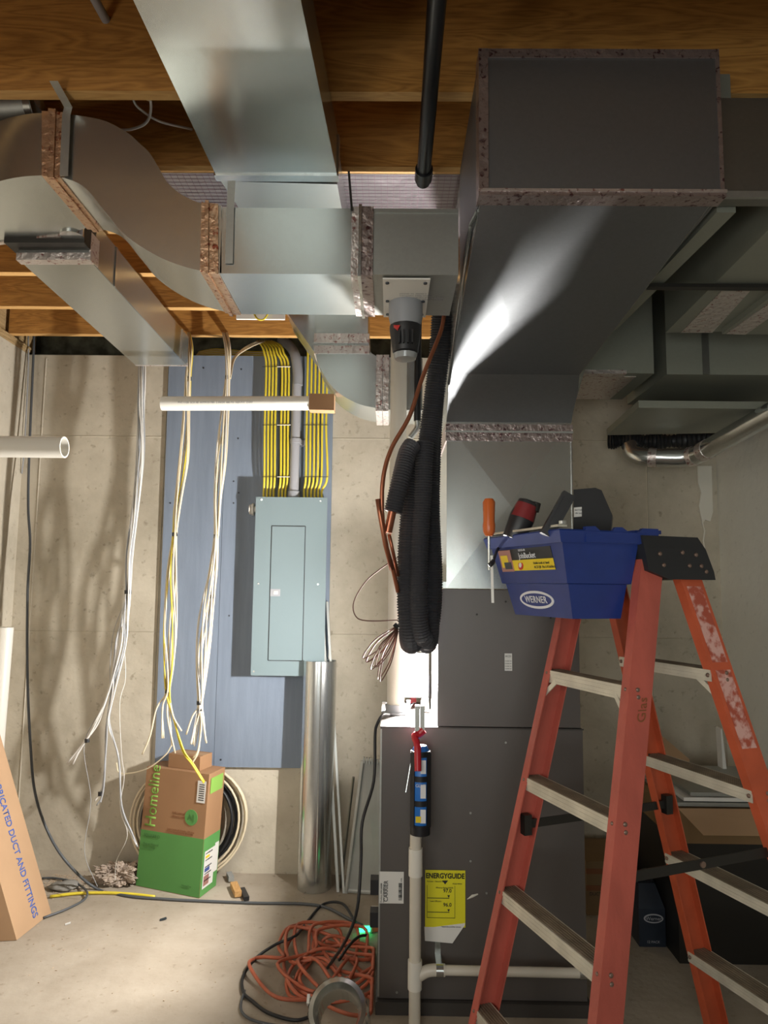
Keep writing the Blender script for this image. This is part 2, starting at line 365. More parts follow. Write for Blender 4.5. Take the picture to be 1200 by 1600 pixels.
# white printed plate on the underside of the collar
pl = thing('filter_label_plate', (bx(640), by0+.15, bz0-.006), 'white printed plate screwed under the crossing duct beside the top of the vent pipe', 'plate')
x0, x1 = at(598, 435, by0+.02).x, at(672, 435, by0+.02).x
MB().box(x0, x1, by0+.01, by1-.005, bz0-.008, bz0-.004).build('plate', 'white_plastic', pl, bevel=.001, seg=1)
for i in range(4): text(['INSTALLATION  INSTRUCTIONS', 'HIGH EFFICIENCY SUPPLY DUCT', 'CAUTION  KEEP CLEAR', 'MODEL 24  SERIES 2'][i], .0085, (x0+.045, by0+.12-.013*i+.02, bz0-.0081), (1, 0, 0), (0, 1, 0), 'ink_grey', pl)
for xx in (x0+.012, x1-.012):
    for yy in (by0+.03, by0+.15, by1-.03): MB().cyl((xx, yy, bz0-.008), (xx, yy, bz0-.012), .005, 8).build('screw', 'screw', pl)
# round boot elbow under plate (top of vent cleanout)

# --- curved S offset (rises between the first two joists, flat golden face towards the camera)
topc = [(346, 321), (332, 320), (315, 318), (287, 306), (263, 287), (248, 262), (233, 238), (217, 223), (200, 208), (167, 190), (133, 182), (100, 178), (66, 176)]
botc = [(346, 427), (332, 426), (313, 423), (283, 415), (252, 403), (217, 383), (190, 362), (172, 340), (157, 322), (140, 300), (122, 286), (95, 277), (66, 274)]
T_ = smooth_path([at(x, y, by0) for x, y in topc], 3); B_ = smooth_path([at(x, y, by0) for x, y in botc], 3)
for v_ in T_: v_.z = min(v_.z, 2.727)
wd = by1-by0; D_ = Vector((0, wd, 0))
sd = thing('curved_offset_duct', (T_[18].x, by0, B_[18].z), 'large S curved rectangular duct with golden brown front face at upper left', 'duct')
MB().loft([[b_, b_+D_, t_+D_, t_] for b_, t_ in zip(B_, T_)]).build('duct_body', 'galv', sd, smooth='auto')
def sband(i0, i1, t=.003, name='foil_tape', mt='tape_brown'):
    rg = []
    for b_, t_ in zip(B_[i0:i1], T_[i0:i1]):
        n_ = (t_-b_).normalized()*t; y = Vector((0, t, 0)); rg.append([b_-n_-y, b_+D_-n_+y, t_+D_+n_+y, t_+n_-y])
    return MB().loft(rg).build(name, mt, sd, smooth='auto')
sband(1, 7); sband(len(T_)-4, len(T_))
for i in (4, len(T_)-3):
    sband(i, i+1+1, .008, 'joint_cleat', 'tape_brown') if i < 10 else sband(i, i+2, .008, 'joint_cleat', 'tape_brown')
bz2 = B_[-1].z; H_ = Vector((0, 0, 2.725-bz2))
# left elbow turning back out of frame
le = thing('left_elbow_duct', (B_[-1].x-.2, by0, bz2), 'rectangular duct elbow leaving the left edge of the frame beyond the curved offset', 'duct')
H_ = Vector((0, 0, T_[-1].z-bz2))
lf = [B_[-1]+Vector((-.002, 0, 0)), atz(35, 276, bz2), atz(0, 283, bz2), atz(-60, 303, bz2), atz(-160, 345, bz2)]
lb = [B_[-1]+D_+Vector((-.002, 0, 0)), atz(60, 379, bz2), atz(0, 378, bz2), atz(-80, 392, bz2), atz(-150, 420, bz2)]
lf = smooth_path(lf, 4); lb = smooth_path(lb, 4)
MB().loft([[p, q_, q_+H_, p+H_] for p, q_ in zip(lf, lb)]).build('duct_body', 'galv', le, smooth='auto')
MB().prism([lb[2]+Vector((0, -.012, -.004)), lb[2]+Vector((0, .003, -.004)), lb[11]+Vector((0, .003, -.004)), lb[11]+Vector((0, -.012, -.004))], (0, 0, .03)).build('foil_tape', 'tape', le)
# hanger straps
hs = MB(); pA = atz(84, 127, JZ); Yf = by0-.012
hs.ribbon([Vector((pA.x, pA.y, JZ+.0)), at(107, 168, Yf), at(104, 180, Yf), at(100, 275, Yf)], (1, 0, 0), .022, .0016)
hs.build('hanger_strap', 'galv_dull', label='bent galvanised hanger strap screwed to the first joist beside the left brown tape', cat='strap')
MB().ribbon([at(362, 283, by0-.006), at(360, 330, by0-.004), at(358, 412, by0-.004)], (1, 0, 0), .02, .0016).build('hanger_strap', 'galv_dull', label='flat galvanised strap on the front of the crossing duct near the trunk end', cat='strap')
MB().ribbon([at(545, 268, by0-.006), at(550, 330, by0-.007)], (1, 0, 0), .006, .0016).build('hanger_rod', 'dark_metal', label='thin dark hanger wire beside the foil panning above the crossing duct', cat='rod')

# --- boot branch running back below the S duct
zz0, zz1 = 2.475, 2.615
c0, c1 = atz(28, 405, zz0), atz(140, 405, zz0); e0_, e1_ = atz(212, 571, zz0), atz(293, 572, zz0)
bb = thing('boot_branch_duct', (c0.x+.1, c0.y, zz0), 'narrow rectangular branch duct angling back over the hanging white cables at left', 'duct')
b = MB(); ring0 = [c0, c1, c1+Vector((0, 0, zz1-zz0)), c0+Vector((0, 0, zz1-zz0))]
ring1 = [e0_, e1_, e1_+Vector((0, 0, zz1-zz0)), e0_+Vector((0, 0, zz1-zz0))]
b.loft([ring0, ring1]).build('duct_body', 'galv', bb)
mid = (c0+c1+e0_+e1_)/4; sh = Vector((0, 0, -.0008))
cr_ = [lerp(c0, mid, .02)+sh, lerp(c1, mid, .02)+sh, lerp(e1_, mid, .02)+sh, lerp(e0_, mid, .02)+sh]
MB().poly(cr_+[mid+Vector((0, 0, -.002))], [(0, 1, 4), (1, 2, 4), (2, 3, 4), (3, 0, 4)]).build('creased_underside', 'galv', bb)
for t, wdt in ((.18, .012), (.9, .012)):
    q0 = lerp(c1, e1_, t); MB().box(q0.x, q0.x+.004, q0.y, q0.y+wdt, zz0-.002, zz1).build('drive_cleat', 'galv_shiny', bb)
MB().hexa([c0+Vector((-.004, -.004, -.004)), c1+Vector((.004, -.004, -.004)), c1+Vector((.004, .03, -.004)), c0+Vector((-.004, .03, -.004)),
           c0+Vector((-.004, -.004, .02)), c1+Vector((.004, -.004, .02)), c1+Vector((.004, .03, .02)), c0+Vector((-.004, .03, .02))]).build('foil_tape', 'tape', bb)
MB().hexa([c1+Vector((-.001, -.003, 0)), c1+Vector((.003, -.003, 0)), c1+Vector((.003, .06, 0)), c1+Vector((-.001, .06, 0)),
           c1+Vector((-.001, -.003, .09)), c1+Vector((.003, -.003, .09)), c1+Vector((.003, .06, .09)), c1+Vector((-.001, .06, .09))]).build('foil_tape', 'tape', bb)
MB().box(e0_.x, e1_.x+.003, e0_.y-.01, e0_.y+.003, zz0-.002, zz0+.012).build('foil_tape', 'tape', bb)
sx = atz(125, 362, bz2)
MB().prism([(c0.x-.02, c0.y-.05, zz0+.03), (c1.x+.002, c1.y-.05, zz0+.03), (c1.x+.002, c0.y+.03, zz0+.03), (c0.x-.02, c0.y+.03, zz0+.03)], (0, 0, zz1-zz0-.03)).build('throat_collar', 'dark_metal', bb)
MB().tube([(c1.x-.03, c1.y-.065, bz2-.006), (c1.x-.03, c1.y-.065, zz1)], .035, 20).build('round_takeoff', 'galv_shiny', bb, smooth='auto')

# --- drop elbow behind
YE0, YE1 = 2.9, 3.16
def E(px, py): return at(px, py, YE0)
el = thing('drop_elbow_duct', (E(540, 500).x, YE0, E(540, 640).z), 'grey radius elbow duct dropping behind the crossing duct and turning right behind the vent pipe', 'duct')
outer = smooth_path([E(492, 470), E(493, 550), E(503, 580), E(525, 610), E(560, 631), E(603, 640)], 4)
inner = [E(660, 641), E(660, 560), E(590, 558), E(578, 550), E(575, 520), E(575, 470)]
MB().prism(outer+inner, (0, YE1-YE0, 0)).build('duct_body', 'galv', el, smooth='auto')
MB().prism([E(446, 485), E(493, 470), E(493, 553)], (0, YE1-YE0, 0)).build('tapered_throat', 'galv_shiny', el)
for (a_, b_) in ((521, 536), (540, 553)):
    p_, q_ = E(492, a_), E(576, b_); MB().box(p_.x-.003, q_.x+.003, YE0-.004, YE1, q_.z, p_.z).build('foil_tape', 'tape', el)
for (a_, b_) in ((588, 597), (599, 607)):
    p_, q_ = E(a_, 556), E(b_, 641); MB().box(p_.x, q_.x, YE0-.004, YE1+.003, q_.z-.004, p_.z+.004).build('foil_tape', 'tape', el)

# --- big plenum box top right + transition + plenum
bp = thing('return_plenum_duct', (at(800, 800, 2.7).x, 2.6, 1.446), 'big dark sheet metal plenum rising from the furnace and widening into an overhead box', 'duct')
YP = 1.565; PF = 2.6; PB = 3.1
A0, A1 = at(751, 297, YP), at(1129, 293, YP); zb = 2.36
bxl, bxr = A0.x, A1.x
duct_box('overhead_box', bp, bxl, bxr, YP, 2.06, zb, 2.722, 'galv_dimmed')  # same sheet metal tinted darker, painting in shade and dimming the lamp streak
px0, px1 = at(698, 690, PF).x, at(893, 690, PF).x
zN = at(800, 660, PF).z; zK = at(800, 585, 2.45).z
# underside profile (y,z,xl,xr)
prof = [(1.60, zb-.001, bxl+.004, bxr-.012), (2.45, zK, px0+.0, at(905, 575, 2.45).x), (2.52, zK-.045, px0, px1+.005), (2.575, zK-.10, px0, px1+.001), (2.6, zN, px0, px1)]
rings = []
for y, z, l, r_ in prof[:1]:
    rings.append([(l, y, z), (r_, y, z), (r_, 2.0, zb+.3), (l, 2.0, zb+.3)])
rings = [[(l, y, z), (r_, y, z), (r_, y if False else 3.1, 2.7 if y < 2 else 2.45), (l, 3.1, 2.7 if y < 2 else 2.45)] for y, z, l, r_ in prof]
b = MB()
# front skin pieces
bot = []
for (y, z, l, r_) in prof: bot.append((Vector((l, y, z)), Vector((r_, y, z))))
p0, p1_, p2, p3 = bot[0][0], bot[0][1], bot[1][1], bot[1][0]
cen = lerp(lerp(p0, p1_, .32), lerp(p3, p2, .32), .62)+Vector((0, -.002, -.005))
pts = [p0, p1_, p2, p3, cen]; faces = [(0, 1, 4), (1, 2, 4), (2, 3, 4), (3, 0, 4)]
b.poly(pts, faces)
b.build('creased_underside', 'galv_dimmed', bp)
b = MB()
rg = []
for (l, r_) in bot[1:]:
    rg.append([l, r_, Vector((r_.x, PB, r_.z)), Vector((l.x, PB, l.z))])
b.loft(rg, cap=False).build('curved_throat', 'galv_dimmed', bp, smooth='auto')
# side cheeks
for sgn, idx in ((-1, 0), (1, 1)):
    cpts = [s_[idx] for s_ in bot]; xx = cpts[0].x
    poly_ = [Vector((c_.x, c_.y, c_.z)) for c_ in cpts]+[Vector((cpts[-1].x, PB, zN)), Vector((cpts[-1].x, PB, 2.70)), Vector((cpts[0].x, 2.06, 2.70)), Vector((cpts[0].x, 1.6, 2.70))]
    n = len(poly_); d = Vector((.0015*sgn, 0, 0))
    MB().poly(poly_+[p_+d for p_ in poly_], [tuple(range(n)), tuple(range(n, 2*n))[::-1]]+[(i, (i+1) % n, (i+1) % n+n, i+n) for i in range(n)]).build('side_sheet', 'galv', bp)
duct_box('plenum_box', bp, px0, px1, PF, PB, 1.447, zN, 'galv', cross=('front',))
duct_box('plenum_flare', bp, at(683, 918, PF).x+.01, px1+.02, PF+.004, PB, 1.4465, 1.47, 'galv')
zt1 = at(800, 690, PF).z
MB().box(px0-.004, px1+.004, PF-.004, PB, zt1, zN-.008).build('foil_tape', 'tape_dark', bp)
MB().box(px0-.006, px1+.006, PF-.008, PF-.004, (zt1+zN)/2-.004, (zt1+zN)/2+.002).build('joint_cleat', 'galv_dull', bp)
MB().box(px1-.003, px1+.0015, PF-.006, PF+.01, 1.47, zt1).build('corner_seam', 'galv_shiny', bp)
# box edge tape
for args in ((bxl-.004, bxl+.018, YP-.004, 1.62, zb, 2.7225), (bxl+.018, bxr-.006, YP-.0035, YP-.001, 2.700, 2.7222), (bxr-.006, bxr+.003, YP-.004, YP+.05, zb, 2.7225)):
    MB().box(*args).build('foil_tape', 'tape_dark', bp)
MB().box(bxl-.005, bxr+.006, YP-.005, 1.605, zb-.005, zb+.012).build('foil_tape', 'tape_dark', bp, bevel=.002, seg=1)
MB().box(bxl-.006, bxr+.007, YP-.008, YP-.004, zb+.004, zb+.010).build('bright_edge', 'tape', bp)
MB().tube([at(749, 330, 1.63)+Vector((-.004, 0, 0)), at(735, 352, 1.72), at(703, 600, 2.43)+Vector((-.004, 0, 0))], .005, 6).build('corner_seam', 'galv_shiny', bp)

# --- right side ductwork
def under(name, pts, z, h, mt, label, tapes=()):
    P = [atz(px, py, z) for px, py in pts]
    for a_, b_ in ((0, 3), (1, 2)):
        if P[a_].y < 1.64: P[a_] = lerp(P[a_], P[b_], (1.64-P[a_].y)/(P[b_].y-P[a_].y))
    t = thing(name, (sum(p.x for p in P)/4, sum(p.y for p in P)/4, z), label, 'duct')
    MB().prism(P, (0, 0, h)).build('duct_body', mt, t)
    for tp in tapes:
        T = [atz(px, py, z-.003) for px, py in tp]; MB().prism(T, (0, 0, .003)).build('foil_tape', 'tape', t)
    return t
zr = 2.36
# trunk A: strip beside the transition
xa0, xa1 = bxr+.006, at(1165, 316, 1.6).x
pA0, pA1 = atz(1120, 318, zr), atz(1166, 316, zr); pA2, pA3 = atz(962, 516, zr), atz(930, 516, zr)
under('side_trunk_duct', [(1133, 318), (1166, 316), (962, 516), (945, 516)], zr, .36, 'galv_bounce', 'dull grey duct underside running back immediately right of the big plenum box')
under('middle_side_duct', [(1210, 350), (1330, 350), (1135, 518), (1040, 520)], zr, .34, 'galv_bounce', 'second grey duct right of the plenum with taped seam crossing its underside',
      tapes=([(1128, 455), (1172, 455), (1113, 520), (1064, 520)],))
under('outer_side_duct', [(1262, 420), (1420, 420), (1290, 524), (1128, 522)], zr-.02, .36, 'galv_bounce', 'outermost grey duct at the right edge with foil taped underside', tapes=([(1230, 455), (1262, 455), (1165, 523), (1135, 522)],))
h0, h1 = atz(1012, 449, zr-.012), atz(1225, 452, zr-.012)
MB().box(h0.x, h1.x, h0.y-.012, h0.y+.012, zr-.015, zr-.004).build('hanger_rail', 'dark_metal', label='dark flat hanger rail crossing under the side ducts at right', cat='rail')
# overhead dark face far right (box right of plenum)
x0 = bxr+.006
rb = thing('dark_overhead_duct', (x0+.3, 1.78, 2.4), 'dark sheet metal duct face at the upper right corner beside the plenum box', 'duct')
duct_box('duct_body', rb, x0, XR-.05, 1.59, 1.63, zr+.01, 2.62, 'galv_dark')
MB().box(x0, XR-.05, 1.58, 1.59, zr+.005, zr+.02).build('foil_tape', 'galv_dull', rb)
# cross ducts
def crossd(name, l, r_, ytop, ybot, yback, Y0, mt, label, tapes=0):
    x0_, x1_ = at(l, ybot, Y0).x, min(at(r_, ybot, Y0).x, XR-.01); z0_ = at((l+r_)/2, ybot, Y0).z; z1_ = 2.722
    Yb = atz((l+r_)/2, yback, z0_).y
    t = thing(name, ((x0_+x1_)/2, Y0, z0_), label, 'duct')
    duct_box('duct_body', t, x0_, x1_, Y0, Yb, z0_, z1_, mt); return t, x0_, x1_, Y0, Yb, z0_, z1_
t, x0_, x1_, y0_, y1_, z0_, z1_ = crossd('low_cross_duct', 899, 1022, 505, 583, 624, 2.72, 'galv_bounce', 'short dark duct with a taped edge behind the plenum throat at right')
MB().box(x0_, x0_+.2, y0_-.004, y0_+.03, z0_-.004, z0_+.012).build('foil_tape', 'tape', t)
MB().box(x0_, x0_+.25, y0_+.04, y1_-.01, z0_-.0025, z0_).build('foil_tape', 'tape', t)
t, x0_, x1_, y0_, y1_, z0_, z1_ = crossd('wide_cross_duct', 1042, 1330, 505, 586, 634, 2.72, 'galv_bounce', 'wide dark duct with bowed underside at the right edge above the silver pipe')
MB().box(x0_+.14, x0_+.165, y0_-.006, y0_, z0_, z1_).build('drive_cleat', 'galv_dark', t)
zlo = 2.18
t = under('far_corner_duct', [(998, 637), (1290, 640), (1160, 676), (948, 680)], zlo, .03, 'galv_bounce', 'pale low duct with sloping left edge in far right corner above the black hose')

# round silver pipe and black flex
sp = thing('silver_vent_pipe', at(1080, 715, 3.2), 'round silver metal vent pipe with foil taped elbow rising to the right edge', 'pipe')
pp = smooth_path([at(985, 698, 3.45), at(990, 708, 3.42), at(1008, 714, 3.38), at(1040, 715, 3.34), at(1076, 714, 3.3), at(1098, 706, 3.22), at(1130, 688, 3.05), at(1215, 640, 2.72)], 5)
MB().tube(pp, .044, 20).build('pipe', 'galv_shiny', sp, smooth='auto')
for i in (11, 20, 25): MB().tube(pp[i:i+3], .046, 20).build('foil_tape', 'tape', sp, smooth='auto')
fl = smooth_path([at(950, 689, 3.5), at(985, 688, 3.46), at(1030, 690, 3.44), at(1090, 686, 3.42), at(1165, 676, 3.4)], 24)
MB().tube(fl, lambda i: .036+.004*math.sin(i*2.2)+.006*math.sin(i*.31), 12).build('flex_hose', 'black_rubber', smooth='auto', label='black crumpled flexible hose tucked under the far corner duct above the silver pipe', cat='hose')

# peeling strip on right corner
pts = [at(1090, 728, 3.74), at(1112, 728, 3.74), at(1114, 800, 3.74), at(1110, 815, 3.74), at(1102, 812, 3.74), at(1098, 818, 3.74), at(1094, 800, 3.74), at(1092, 790, 3.74), at(1096, 770, 3.74), at(1091, 755, 3.74)]
MB().prism(pts, (0, .012, 0)).build('torn_membrane', 'plaster', label='torn pale wall membrane hanging in the far right corner under the silver pipe', cat='membrane')
MB().tube([at(1097, 815, 3.735), at(1101, 830, 3.735), at(1099, 845, 3.735), at(1103, 870, 3.735)], .004, 6).build('torn_thread', 'plaster', label='thin torn thread dangling below the wall membrane in the right corner', cat='thread')

# round duct + bits upper left
ro = thing('round_branch_duct', at(30, 165, 1.95), 'round galvanised duct stub glimpsed above the left elbow between the joists', 'duct')
ra, rb_ = at(-60, 172, 1.98), at(58, 165, 1.98)
MB().cyl(ra, rb_, .05, 24).build('duct_body', 'galv_dull', ro, smooth='auto'); MB().cyl(rb_-Vector((.02, 0, 0)), rb_, .053, 24).build('crimped_rim', 'galv_shiny', ro, smooth='auto')
MB().cyl(at(142, -12, 1.62), at(166, 32, 1.725), .012, 12).build('conduit_stub', 'conduit_pale', smooth='auto', label='short brass coloured conduit stub poking through the first joist at upper left', cat='conduit')
lw = thing('white_wire_loop', at(220, 170, 1.9), 'white cable looped through the dark joist space at upper left', 'wire')
MB().tube(smooth_path([at(206, 140, 1.85), at(210, 160, 1.88), at(222, 173, 1.9), at(250, 190, 1.95), at(300, 202, 2.05)], 5), .0035, 6).build('cable', 'cable_white', lw, smooth=True)
MB().tube(smooth_path([at(232, 138, 1.86), at(236, 170, 1.9), at(228, 192, 1.93), at(205, 202, 1.97), at(180, 203, 2.0)], 5), .004, 6).build('cable', 'cable_white', lw, smooth=True)
MB().tube([at(226, 140, 1.84), at(233, 152, 1.88)], .012, 8).build('wire_nut', 'cable_cream', lw, smooth=True)
# overhead black gas pipe
gp = thing('black_iron_pipe', at(670, 150, 1.7), 'black iron pipe running overhead between the trunk duct and the plenum box', 'pipe')
g0, g1 = atz(685, -60, 2.66), atz(658, 322, 2.66)
MB().cyl(Vector((g0.x, g0.y-1.6, 2.66)), Vector((g1.x, 2.02, 2.66)), .0205, 20).build('pipe', 'black_pipe', gp, smooth='auto')
MB().cyl(Vector((g1.x, 1.95, 2.66)), Vector((g1.x, 2.0, 2.66)), .026, 20).build('coupling', 'black_pipe', gp, smooth='auto')

# ================================================================ furnace
fx0_, fx1_ = at(592, 1350, 2.6).x, at(914, 1350, 2.6).x
FT = .955; FY0, FY1 = 2.6, 3.16
fu = thing('furnace', ((fx0_+fx1_)/2, 2.88, 0), 'tall dark grey brown furnace cabinet with stickers standing at centre', 'furnace')
MB().box(fx0_-.006, fx1_+.01, FY0-.02, FY1, 0, .042).build('base_pan', 'furnace_dark', fu, bevel=.003, seg=1)
MB().box(fx0_, fx1_, FY0, FY1, .044, FT-.002).build('lower_cabinet', 'furnace', fu, bevel=.003)
cx0, cx1 = at(684, 1000, 2.6).x, at(905, 1000, 2.6).x
MB().box(cx0, cx1, FY0+.002, FY1, FT+.002, 1.443).build('coil_cabinet', 'furnace', fu, bevel=.003)
MB().box(fx0_, fx0_+.006, FY0-.003, FY0, .05, FT-.01).build('edge_trim', 'galv_dull', fu)
MB().box(fx0_, cx1+.01, FY0-.002, FY0, FT-.006, FT-.001).build('edge_trim', 'furnace_dark', fu)
for z in (.38, .27): MB().box(fx0_-.03, fx0_, FY0+.05, FY0+.10, z-.02, z+.03).build('side_knockout', 'black_plastic', fu)
for px, py in ((640, 1330), (790, 1160), (735, 1345), (838, 1150), (760, 1395), (620, 1550), (880, 1520), (735, 1270)):
    p = at(px, py, FY0-.001); MB().cyl(p, p+Vector((0, -.004, 0)), .004, 8).build('screw', 'galv_dull', fu)
for px, py in ((745, 960), (860, 965), (790, 940)):
    p = at(px, py, FY0); MB().cyl(p, p+Vector((0, -.003, 0)), .004, 8).build('screw', 'dark_metal', fu)
def sticker(name, x0, y0, x1, y1, Y, mt, parent, label=None):
    p, q_ = at(x0, y1, Y), at(x1, y0, Y)
    return MB().box(p.x, q_.x, Y-.0016, Y-.0004, p.z, q_.z).build(name, mt, parent, label=label), p, q_
def flat_text(s_, px, py, Y, size, mt, parent, vert=False, **k):
    p = at(px, py, Y)
    if vert: return text(s_, size, p, (0, 0, 1), (-1, 0, 0), mt, parent, **k)
    return text(s_, size, p, (1, 0, 0), (0, 0, 1), mt, parent, **k)
s, p, q_ = sticker('shipping_label', 592.5, 1362, 631, 1411, FY0-.003, 'paper', fu)
flat_text('CARRIER', 603, 1409, FY0-.0062, .021, 'ink', s, vert=True, sx=.85)
for i, t_ in enumerate(('Product: 59SC6B080', 'Serial: 2224A88412')): flat_text(t_, 595.5+4*i, 1410, FY0-.0062, .0075, 'ink', s, vert=True)
b = MB(); random.seed(3)
for i in range(9):
    for j in range(9): pass
for i in range(14):
    z = p.z+.012+i*.0042; b.box(q_.x-.018, q_.x-.006, FY0-.0066, FY0-.0047, z, z+random.choice((.0012, .0025)))
b.build('barcode', 'ink', s)
flat_text('CARRIER  FURNACE  COIL', 627, 1405, FY0-.0062, .006, 'ink', s, vert=True)
# energy guide
s, p, q_ = sticker('energy_label', 664, 1360, 727, 1448, FY0-.003, 'yellow_paper', fu)
pts = [at(663, 1448, FY0-.004), at(727, 1440, FY0-.004), at(726, 1446, FY0-.006), at(707, 1474, FY0-.012), at(664, 1470, FY0-.006)]
MB().prism(pts, (0, .001, 0)).build('label_backing', 'paper', s)
flat_text('ENERGYGUIDE', 695.5, 1369, FY0-.0062, .0235, 'ink', s, align='CENTER', sx=.86, bold=.03)
MB().prism([at(691, 1376, FY0-.0062), at(700, 1376, FY0-.0062), at(695.5, 1382, FY0-.0062)], (0, .0008, 0)).build('arrow', 'ink', s)
flat_text('Furnace - Natural Gas', 667, 1377, FY0-.0062, .0068, 'ink', s); flat_text('Model 59SC6', 707, 1381, FY0-.0062, .006, 'ink', s)
flat_text('Efficiency Rating (AFUE)', 681, 1387, FY0-.0062, .0062, 'ink', s); flat_text('97.0', 699, 1392, FY0-.0062, .017, 'ink', s, align='CENTER', bold=.01)
flat_text('Least Efficient', 672, 1408, FY0-.0062, .007, 'ink', s); flat_text('96.0', 699, 1414, FY0-.0062, .017, 'ink', s, align='CENTER', bold=.01)
for py in (1403, 1425): p = at(668, py, FY0-.0062); q_ = at(702, py, FY0-.0062); MB().box(p.x, q_.x, FY0-.007, FY0-.0055, p.z-.0008, p.z+.0008).build('scale_bar', 'ink', s)
for py in (1403, 1425): MB().prism([at(699, py-4, FY0-.0062), at(703, py-4, FY0-.0062), at(701, py, FY0-.0062)], (0, .0008, 0)).build('pointer', 'ink', s)
flat_text('Federal law prohibits removal', 690, 1448, FY0-.0062, .0055, 'ink', s)
p, q_ = at(667, 1434, FY0-.0062), at(711, 1384, FY0-.0062)
for a_ in ((p.x, p.x+.001, p.z, q_.z), (q_.x-.001, q_.x, p.z, q_.z), (p.x, q_.x, p.z, p.z+.001)): MB().box(a_[0], a_[1], FY0-.007, FY0-.0055, a_[2], a_[3]).build('frame_line', 'ink', s)
s, p, q_ = sticker('small_label', 788.5, 1021, 800, 1048, FY0-.0, 'paper', fu)
flat_text('ACD', 794, 1025.5, FY0-.002, .010, 'ink', s, align='CENTER')
for py in (1033, 1037, 1041, 1045): flat_text('CODE 34', 794, py, FY0-.002, .0055, 'ink', s, align='CENTER')
MB().tube([at(730, 1405, FY0-.003), at(738, 1400, FY0-.005), at(747, 1397, FY0-.003)], [.001, .005, .002], 6).build('foam_smear', 'plaster', label='small white foam smear on the furnace right of the yellow label', cat='smear')

# vent pipe
vt = thing('vent_pipe', atz(618, 1120, FT), 'tall white plastic vent pipe rising from the furnace top left', 'pipe')
vb = atz(618, 1114, FT); vtp = at(622, 488, vb.y); vx = vb.x
MB().cyl((vx, vb.y, FT), (vx, vb.y, 2.72), .034, 28).build('pipe', 'pvc_warm', vt, smooth='auto')
MB().cyl((vx, vb.y, FT), (vx, vb.y, FT+.035), .041, 28).cyl((vx, vb.y, FT), (vx, vb.y, FT+.006), .056, 28).build('collar', 'conduit_grey', vt, smooth='auto')
zc = bz0
# gray rounded cap & tool hung below plate
wl_ = thing('cordless_tool', at(636, 520, 2.2), 'black cordless tool with a red mark hanging atop the vent pipe', 'tool')
TY = by0+.17; c_ = at(634, 478, TY)
MB().tube([(c_.x, TY, bz0-.008), (c_.x, TY, bz0-.05), (c_.x, TY, bz0-.075)], [.048, .048, .042], 24).build('grey_cap', 'conduit_grey', wl_, smooth='auto')
zt = bz0-.075
MB().tube([(c_.x, TY, zt), (c_.x, TY, zt-.012), (c_.x, TY, zt-.075), (c_.x, TY, zt-.085)], [.045, .045, .036, .02], 16).build('body', 'black_plastic', wl_, smooth='auto')
for i in range(4): x = c_.x-.018+i*.012; MB().box(x-.002, x+.002, TY-.048, TY-.03, zt-.062, zt-.025).build('vent_slot', 'black_rubber', wl_)
MB().prism([(c_.x-.034, TY-.048, zt-.014), (c_.x-.016, TY-.048, zt-.014), (c_.x-.022, TY-.048, zt-.026)], (0, .02, 0)).build('red_mark', 'spot_red', wl_)
MB().tube([(c_.x, TY, zt-.080), (c_.x, TY, zt-.095)], [.034, .030], 12, ).build('clear_guard', 'clear_plastic', wl_, smooth='auto')

# lamp
lp = Vector((.105, 2.95, 1.09))
la = thing('work_light', (lp.x, lp.y, FT), 'glaring white LED work light standing on the furnace top behind the black hoses', 'light')
MB().obox(lp+Vector((0, .035, 0)), (1, 0, 0), (0, 1, 0), (0, 0, 1), .055, .02, .09).build('housing', 'lamp_body', la, bevel=.006)
MB().obox(lp+Vector((0, .012, 0)), (1, 0, 0), (0, 1, 0), (0, 0, 1), .048, .004, .082).build('lens', 'lamp_lens', la, bevel=.003)
MB().tube([(lp.x-.05, lp.y+.04, FT+.004), (lp.x-.06, lp.y+.04, FT+.06), (lp.x-.056, lp.y+.035, lp.z)], .005, 8).tube([(lp.x+.05, lp.y+.04, FT+.004), (lp.x+.06, lp.y+.04, FT+.06), (lp.x+.056, lp.y+.035, lp.z)], .005, 8).build('stand', 'lamp_body', la)
pl_ = bpy.data.lights.new('lamp_glow', 'POINT'); pl_.energy = 285; pl_.shadow_soft_size = .035; pl_.color = (1, .97, .93)
po = bpy.data.objects.new('lamp_glow', pl_); COL.objects.link(po); po.parent = la; po.location = Vector((lp.x-.02, lp.y-.0, lp.z+.04))-la.location

# bits on furnace top
def small(name, label, cat, parts):
    t = thing(name, parts[0][1], label, cat)
    for nm, loc, b, mt in parts: b.build(nm, mt, t, smooth='auto')
    return t
q_ = atz(645, 1098, FT)
MB().obox(atz(645, 1098, FT)+Vector((0, 0, .03)), (1, .2, 0), (-.2, 1, 0), (0, 0, 1), .012, .012, .03).build('red_fitting', 'red_plastic', bevel=.002, label='small red plastic fitting on the furnace top beside the vent pipe', cat='fitting')
MB().tube([atz(664, 1112, FT)+Vector((0, 0, .01)), atz(664, 1112, FT)+Vector((0, 0, .05))], [.018, .014], 16).build('pressure_switch', 'white_plastic', smooth='auto', label='round white fitting on the furnace top just behind the caulking gun', cat='fitting')
MB().obox(atz(638, 1108, FT)+Vector((0, 0, .018)), (1, 0, 0), (0, 1, 0), (0, 0, 1), .008, .01, .018).build('terminal_block', 'screw', bevel=.001, label='small dark terminal block at the foot of the vent pipe', cat='terminal')
MB().cyl(atz(676, 1108, FT), atz(676, 1108, FT)+Vector((0, 0, .04)), .008, 12).build('bolt', 'galv', smooth='auto', label='upright metal bolt on the furnace top against the coil cabinet', cat='bolt')
